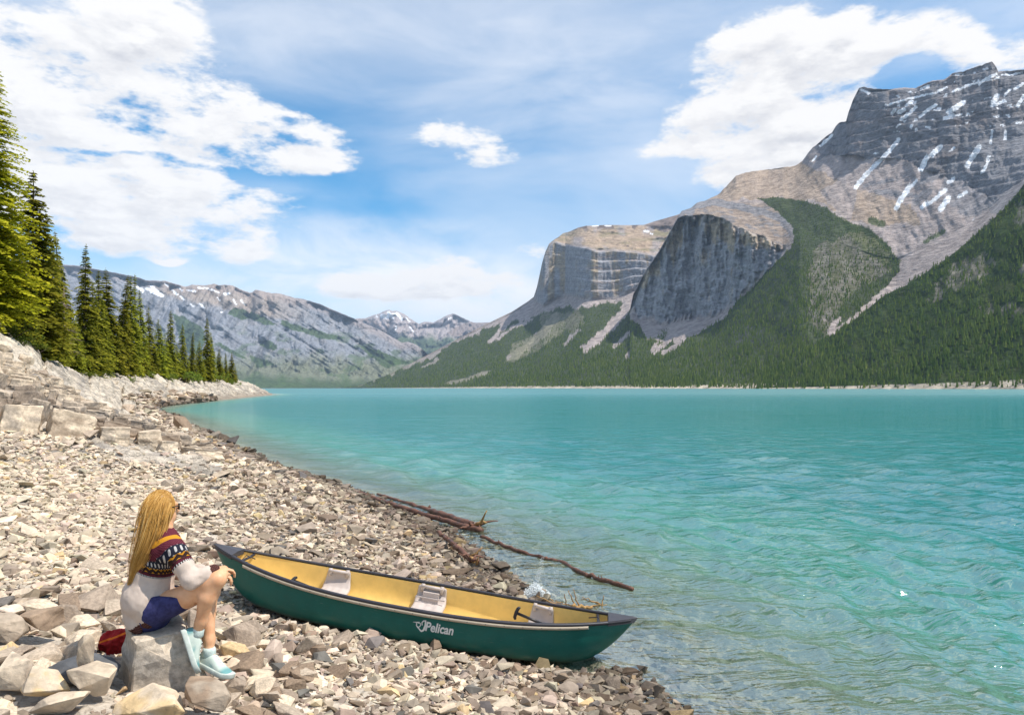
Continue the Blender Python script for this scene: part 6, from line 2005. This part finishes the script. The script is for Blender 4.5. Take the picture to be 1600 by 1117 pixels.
# ================================================================== driftwood, twigs, splash
def wood_mat(name, c0, c1):
    m, T, out = new_mat(name)
    tc = T.n('ShaderNodeTexCoord').outputs['Object']
    n = T.noise(tc, 5, 5, .65); n2 = T.noise(tc, 40, 4, .7)
    principled(T, out, T.mix(T.rng(T.m('ADD', T.m('MULTIPLY', n, .6), T.m('MULTIPLY', n2, .4)), .35, .65), c0, c1), T.rng(n, .3, .7, .35, .8), .35, T.bump(n2, .5, .01))
    return m
MAT['wet_wood'] = wood_mat('wet_wood', (.045, .020, .013), (.21, .10, .065))
MAT['dry_wood'] = wood_mat('dry_wood', (.22, .11, .035), (.45, .27, .10))

def wl(x, y, z=0.0):
    """pixel on the water or shore at height z -> point"""
    d = (CAMZ - z) * F / (y - HOR)
    p = at(x, y, d); return np.array(p)

def wobble_path(pts, n, amp, seed):
    r = np.random.default_rng(seed); pts = np.array(pts, float)
    s = np.linspace(0, len(pts) - 1, n); p = np.column_stack([np.interp(s, np.arange(len(pts)), pts[:, k]) for k in range(3)])
    p[1:-1] += r.normal(0, amp, (n - 2, 3)); return p

def log_thing(name, pts, r0, r1, label, seed, n=26, mat='wet_wood', knots=6, roots=None):
    o = empty(name, tuple(pts[0]), label, 'driftwood', 'driftwood at the waterline')
    base = np.array(pts[0]); path = wobble_path(pts, n, .009, seed) - base
    r = np.random.default_rng(seed)
    rad = np.linspace(r0, r1, n) * r.uniform(.90, 1.10, n)
    b = MB(); b.tube(path, rad, 10)
    link('trunk', b.mesh('trunk', MAT[mat]), o)
    for k in range(knots):
        i = r.integers(2, n - 2); d = r.normal(size=3); d[2] = abs(d[2]); d /= np.linalg.norm(d)
        b = MB(); b.tube([path[i], path[i] + d * rad[i] * 2.2], [rad[i] * .4, rad[i] * .15], 6); link('branch_stub', b.mesh('branch_stub', MAT[mat]), o)
    if roots is not None:
        end, cnt, size = roots
        e = path[end]
        for k in range(cnt):
            d = r.normal(size=3); d[2] = d[2] * .6 + .45; d /= np.linalg.norm(d)
            q = [e, e + d * size * .4 + r.normal(0, .03, 3), e + d * size * r.uniform(.7, 1.1) + r.normal(0, .06, 3)]
            b = MB(); b.tube(wobble_path(q, 7, .012, seed + k), np.linspace(max(r0, r1) * .62, .008, 7), 7)
            link('root', b.mesh('root', MAT['dry_wood' if k % 3 == 0 else mat]), o)
    return o
log_thing('driftwood_log', [wl(560, 771, .08), wl(650, 800, .07), wl(752, 829, .06)], .058, .052, 'long reddish brown wet log lying along the waterline', 1)
log_thing('driftwood_log', [wl(590, 772, .0), wl(670, 797, .02), wl(742, 822, .06)], .035, .078, 'half sunken second log with a ball of broken roots at its end', 2, roots=(-1, 9, .42))
log_thing('driftwood_log', [wl(684, 830, .24), wl(712, 853, .20), wl(738, 874, .15)], .028, .045, 'short thin log with a root stub lying on the wet stones', 3, knots=2, roots=(-1, 6, .22))
log_thing('driftwood_pole', [wl(752, 838, .07), wl(800, 857, .06), wl(850, 872, .035), wl(872, 876, .03), wl(915, 897, .05), wl(950, 908, .06), wl(988, 920, .07)], .028, .030, 'long thin bent pole floating half under water', 4, n=40, knots=7)

def twigs():
    o = empty('branch_litter', tuple(wl(905, 947, .05)), 'tangle of pale dry twigs at the water behind the canoe', 'twigs')
    base = np.array(o.location); r = np.random.default_rng(6)
    for k, (x0, y0, x1, y1, z1) in enumerate(((895, 948, 930, 945, .05), (900, 948, 888, 922, .30), (905, 947, 896, 920, .32), (893, 946, 868, 938, .14), (938, 944, 910, 932, .18), (938, 943, 908, 935, .10), (940, 944, 944, 930, .18), (872, 945, 838, 930, .22), (845, 938, 840, 928, .2), (885, 945, 882, 928, .2), (925, 946, 948, 944, .06), (915, 948, 880, 948, .06), (858, 936, 876, 944, .06))):
        a = wl(x0, y0, .05); d = (a[1]); e = np.array(at(x1, y1, d + r.uniform(-.05, .05)))
        b = MB(); b.tube(wobble_path([a - base, e - base], 7, .008, k), np.linspace(.009, .004, 7), 5)
        link('twig', b.mesh('twig', MAT['dry_wood']), o)
    b = MB(); b.tube(wobble_path([wl(893, 949, .06) - base, wl(926, 947, .06) - base], 9, .01, 77), np.linspace(.028, .016, 9), 7); link('branch', b.mesh('branch', MAT['dry_wood']), o)
twigs()

def splash():
    m, T, out = new_mat('foam')
    p = principled(T, out, (.86, .90, .90), .35, .5)
    tr = T.n('ShaderNodeBsdfTransparent'); mx = T.n('ShaderNodeMixShader'); T.put(mx.inputs[0], .62)
    T.t.links.new(tr.outputs[0], mx.inputs[1]); T.t.links.new(p.outputs[0], mx.inputs[2]); T.t.links.new(mx.outputs[0], out.inputs[0])
    o = empty('water_splash', tuple(wl(835, 928, .02)), 'white splash of a small wave breaking behind the canoe', 'splash')
    base = np.array(o.location); r = np.random.default_rng(8)
    ic = STONES  # droplet shapes: small convex beads
    bm = bmesh.new(); bmesh.ops.create_icosphere(bm, subdivisions=1, radius=1.0); bv = np.array([v.co[:] for v in bm.verts]); bf = np.array([[v.index for v in f.verts] for f in bm.faces]); bm.free()
    P, R = [], []
    for k in range(2600):                       # foam heap
        t = r.random(); x = 818 + 42 * r.beta(2, 2); y = 936 - 10 * r.random()
        q = wl(x, y, 0.02); q[2] += .15 * r.random() ** 3 * (1 - abs(x - 836) / 26) + .004
        P.append(q); R.append(r.uniform(.003, .009))
    for k in range(420):                        # spray thrown up and back
        t = r.random() ** 1.3; x = 834 + 14 * t + r.normal(0, 3.2 * (1 - .5 * t)); y = 928 - 56 * t + r.normal(0, 2.5)
        d = 2969 / (930 - HOR) + .3; q = np.array(at(x, y, d)); P.append(q); R.append(r.uniform(.002, .007) * (1 - .4 * t))
    for k in range(160):
        x = 850 + r.normal(14, 10); y = 900 + r.normal(0, 14); q = np.array(at(x, y, 2969 / (930 - HOR) + .4)); q[2] = max(q[2], .02); P.append(q); R.append(r.uniform(.002, .004))
    P = np.array(P) - base; R = np.array(R)
    def part(name, sel):
        V = (bv[None] * R[sel][:, None, None] * np.array([1, 1, 1.15]) + P[sel][:, None]).reshape(-1, 3)
        Fc = (bf[None] + (np.arange(len(sel)) * len(bv))[:, None, None]).reshape(-1, 3)
        ob = link(name, make_mesh(name, V, Fc, m, True), o); ob['kind'] = 'stuff'
    part('foam', np.arange(2600)); part('spray', np.arange(2600, len(P)))
splash()

# ================================================================== air between here and the far mountains
def build_haze():
    m, T, out = new_mat('haze_air')
    v = T.n('ShaderNodeVolumePrincipled')
    T.put(v.inputs['Color'], (.55, .74, 1.0)); T.put(v.inputs['Density'], 2.4e-5); T.put(v.inputs['Anisotropy'], 0.0)
    T.t.links.new(v.outputs[0], out.inputs['Volume'])
    b = MB(); b.box((0, 9000, 930), (30000, 26000, 1900))
    return link('haze', b.mesh('haze', m, smooth=False), kind='stuff', label='pale blue haze in the air over the lake and mountains', cat='haze')
build_haze()
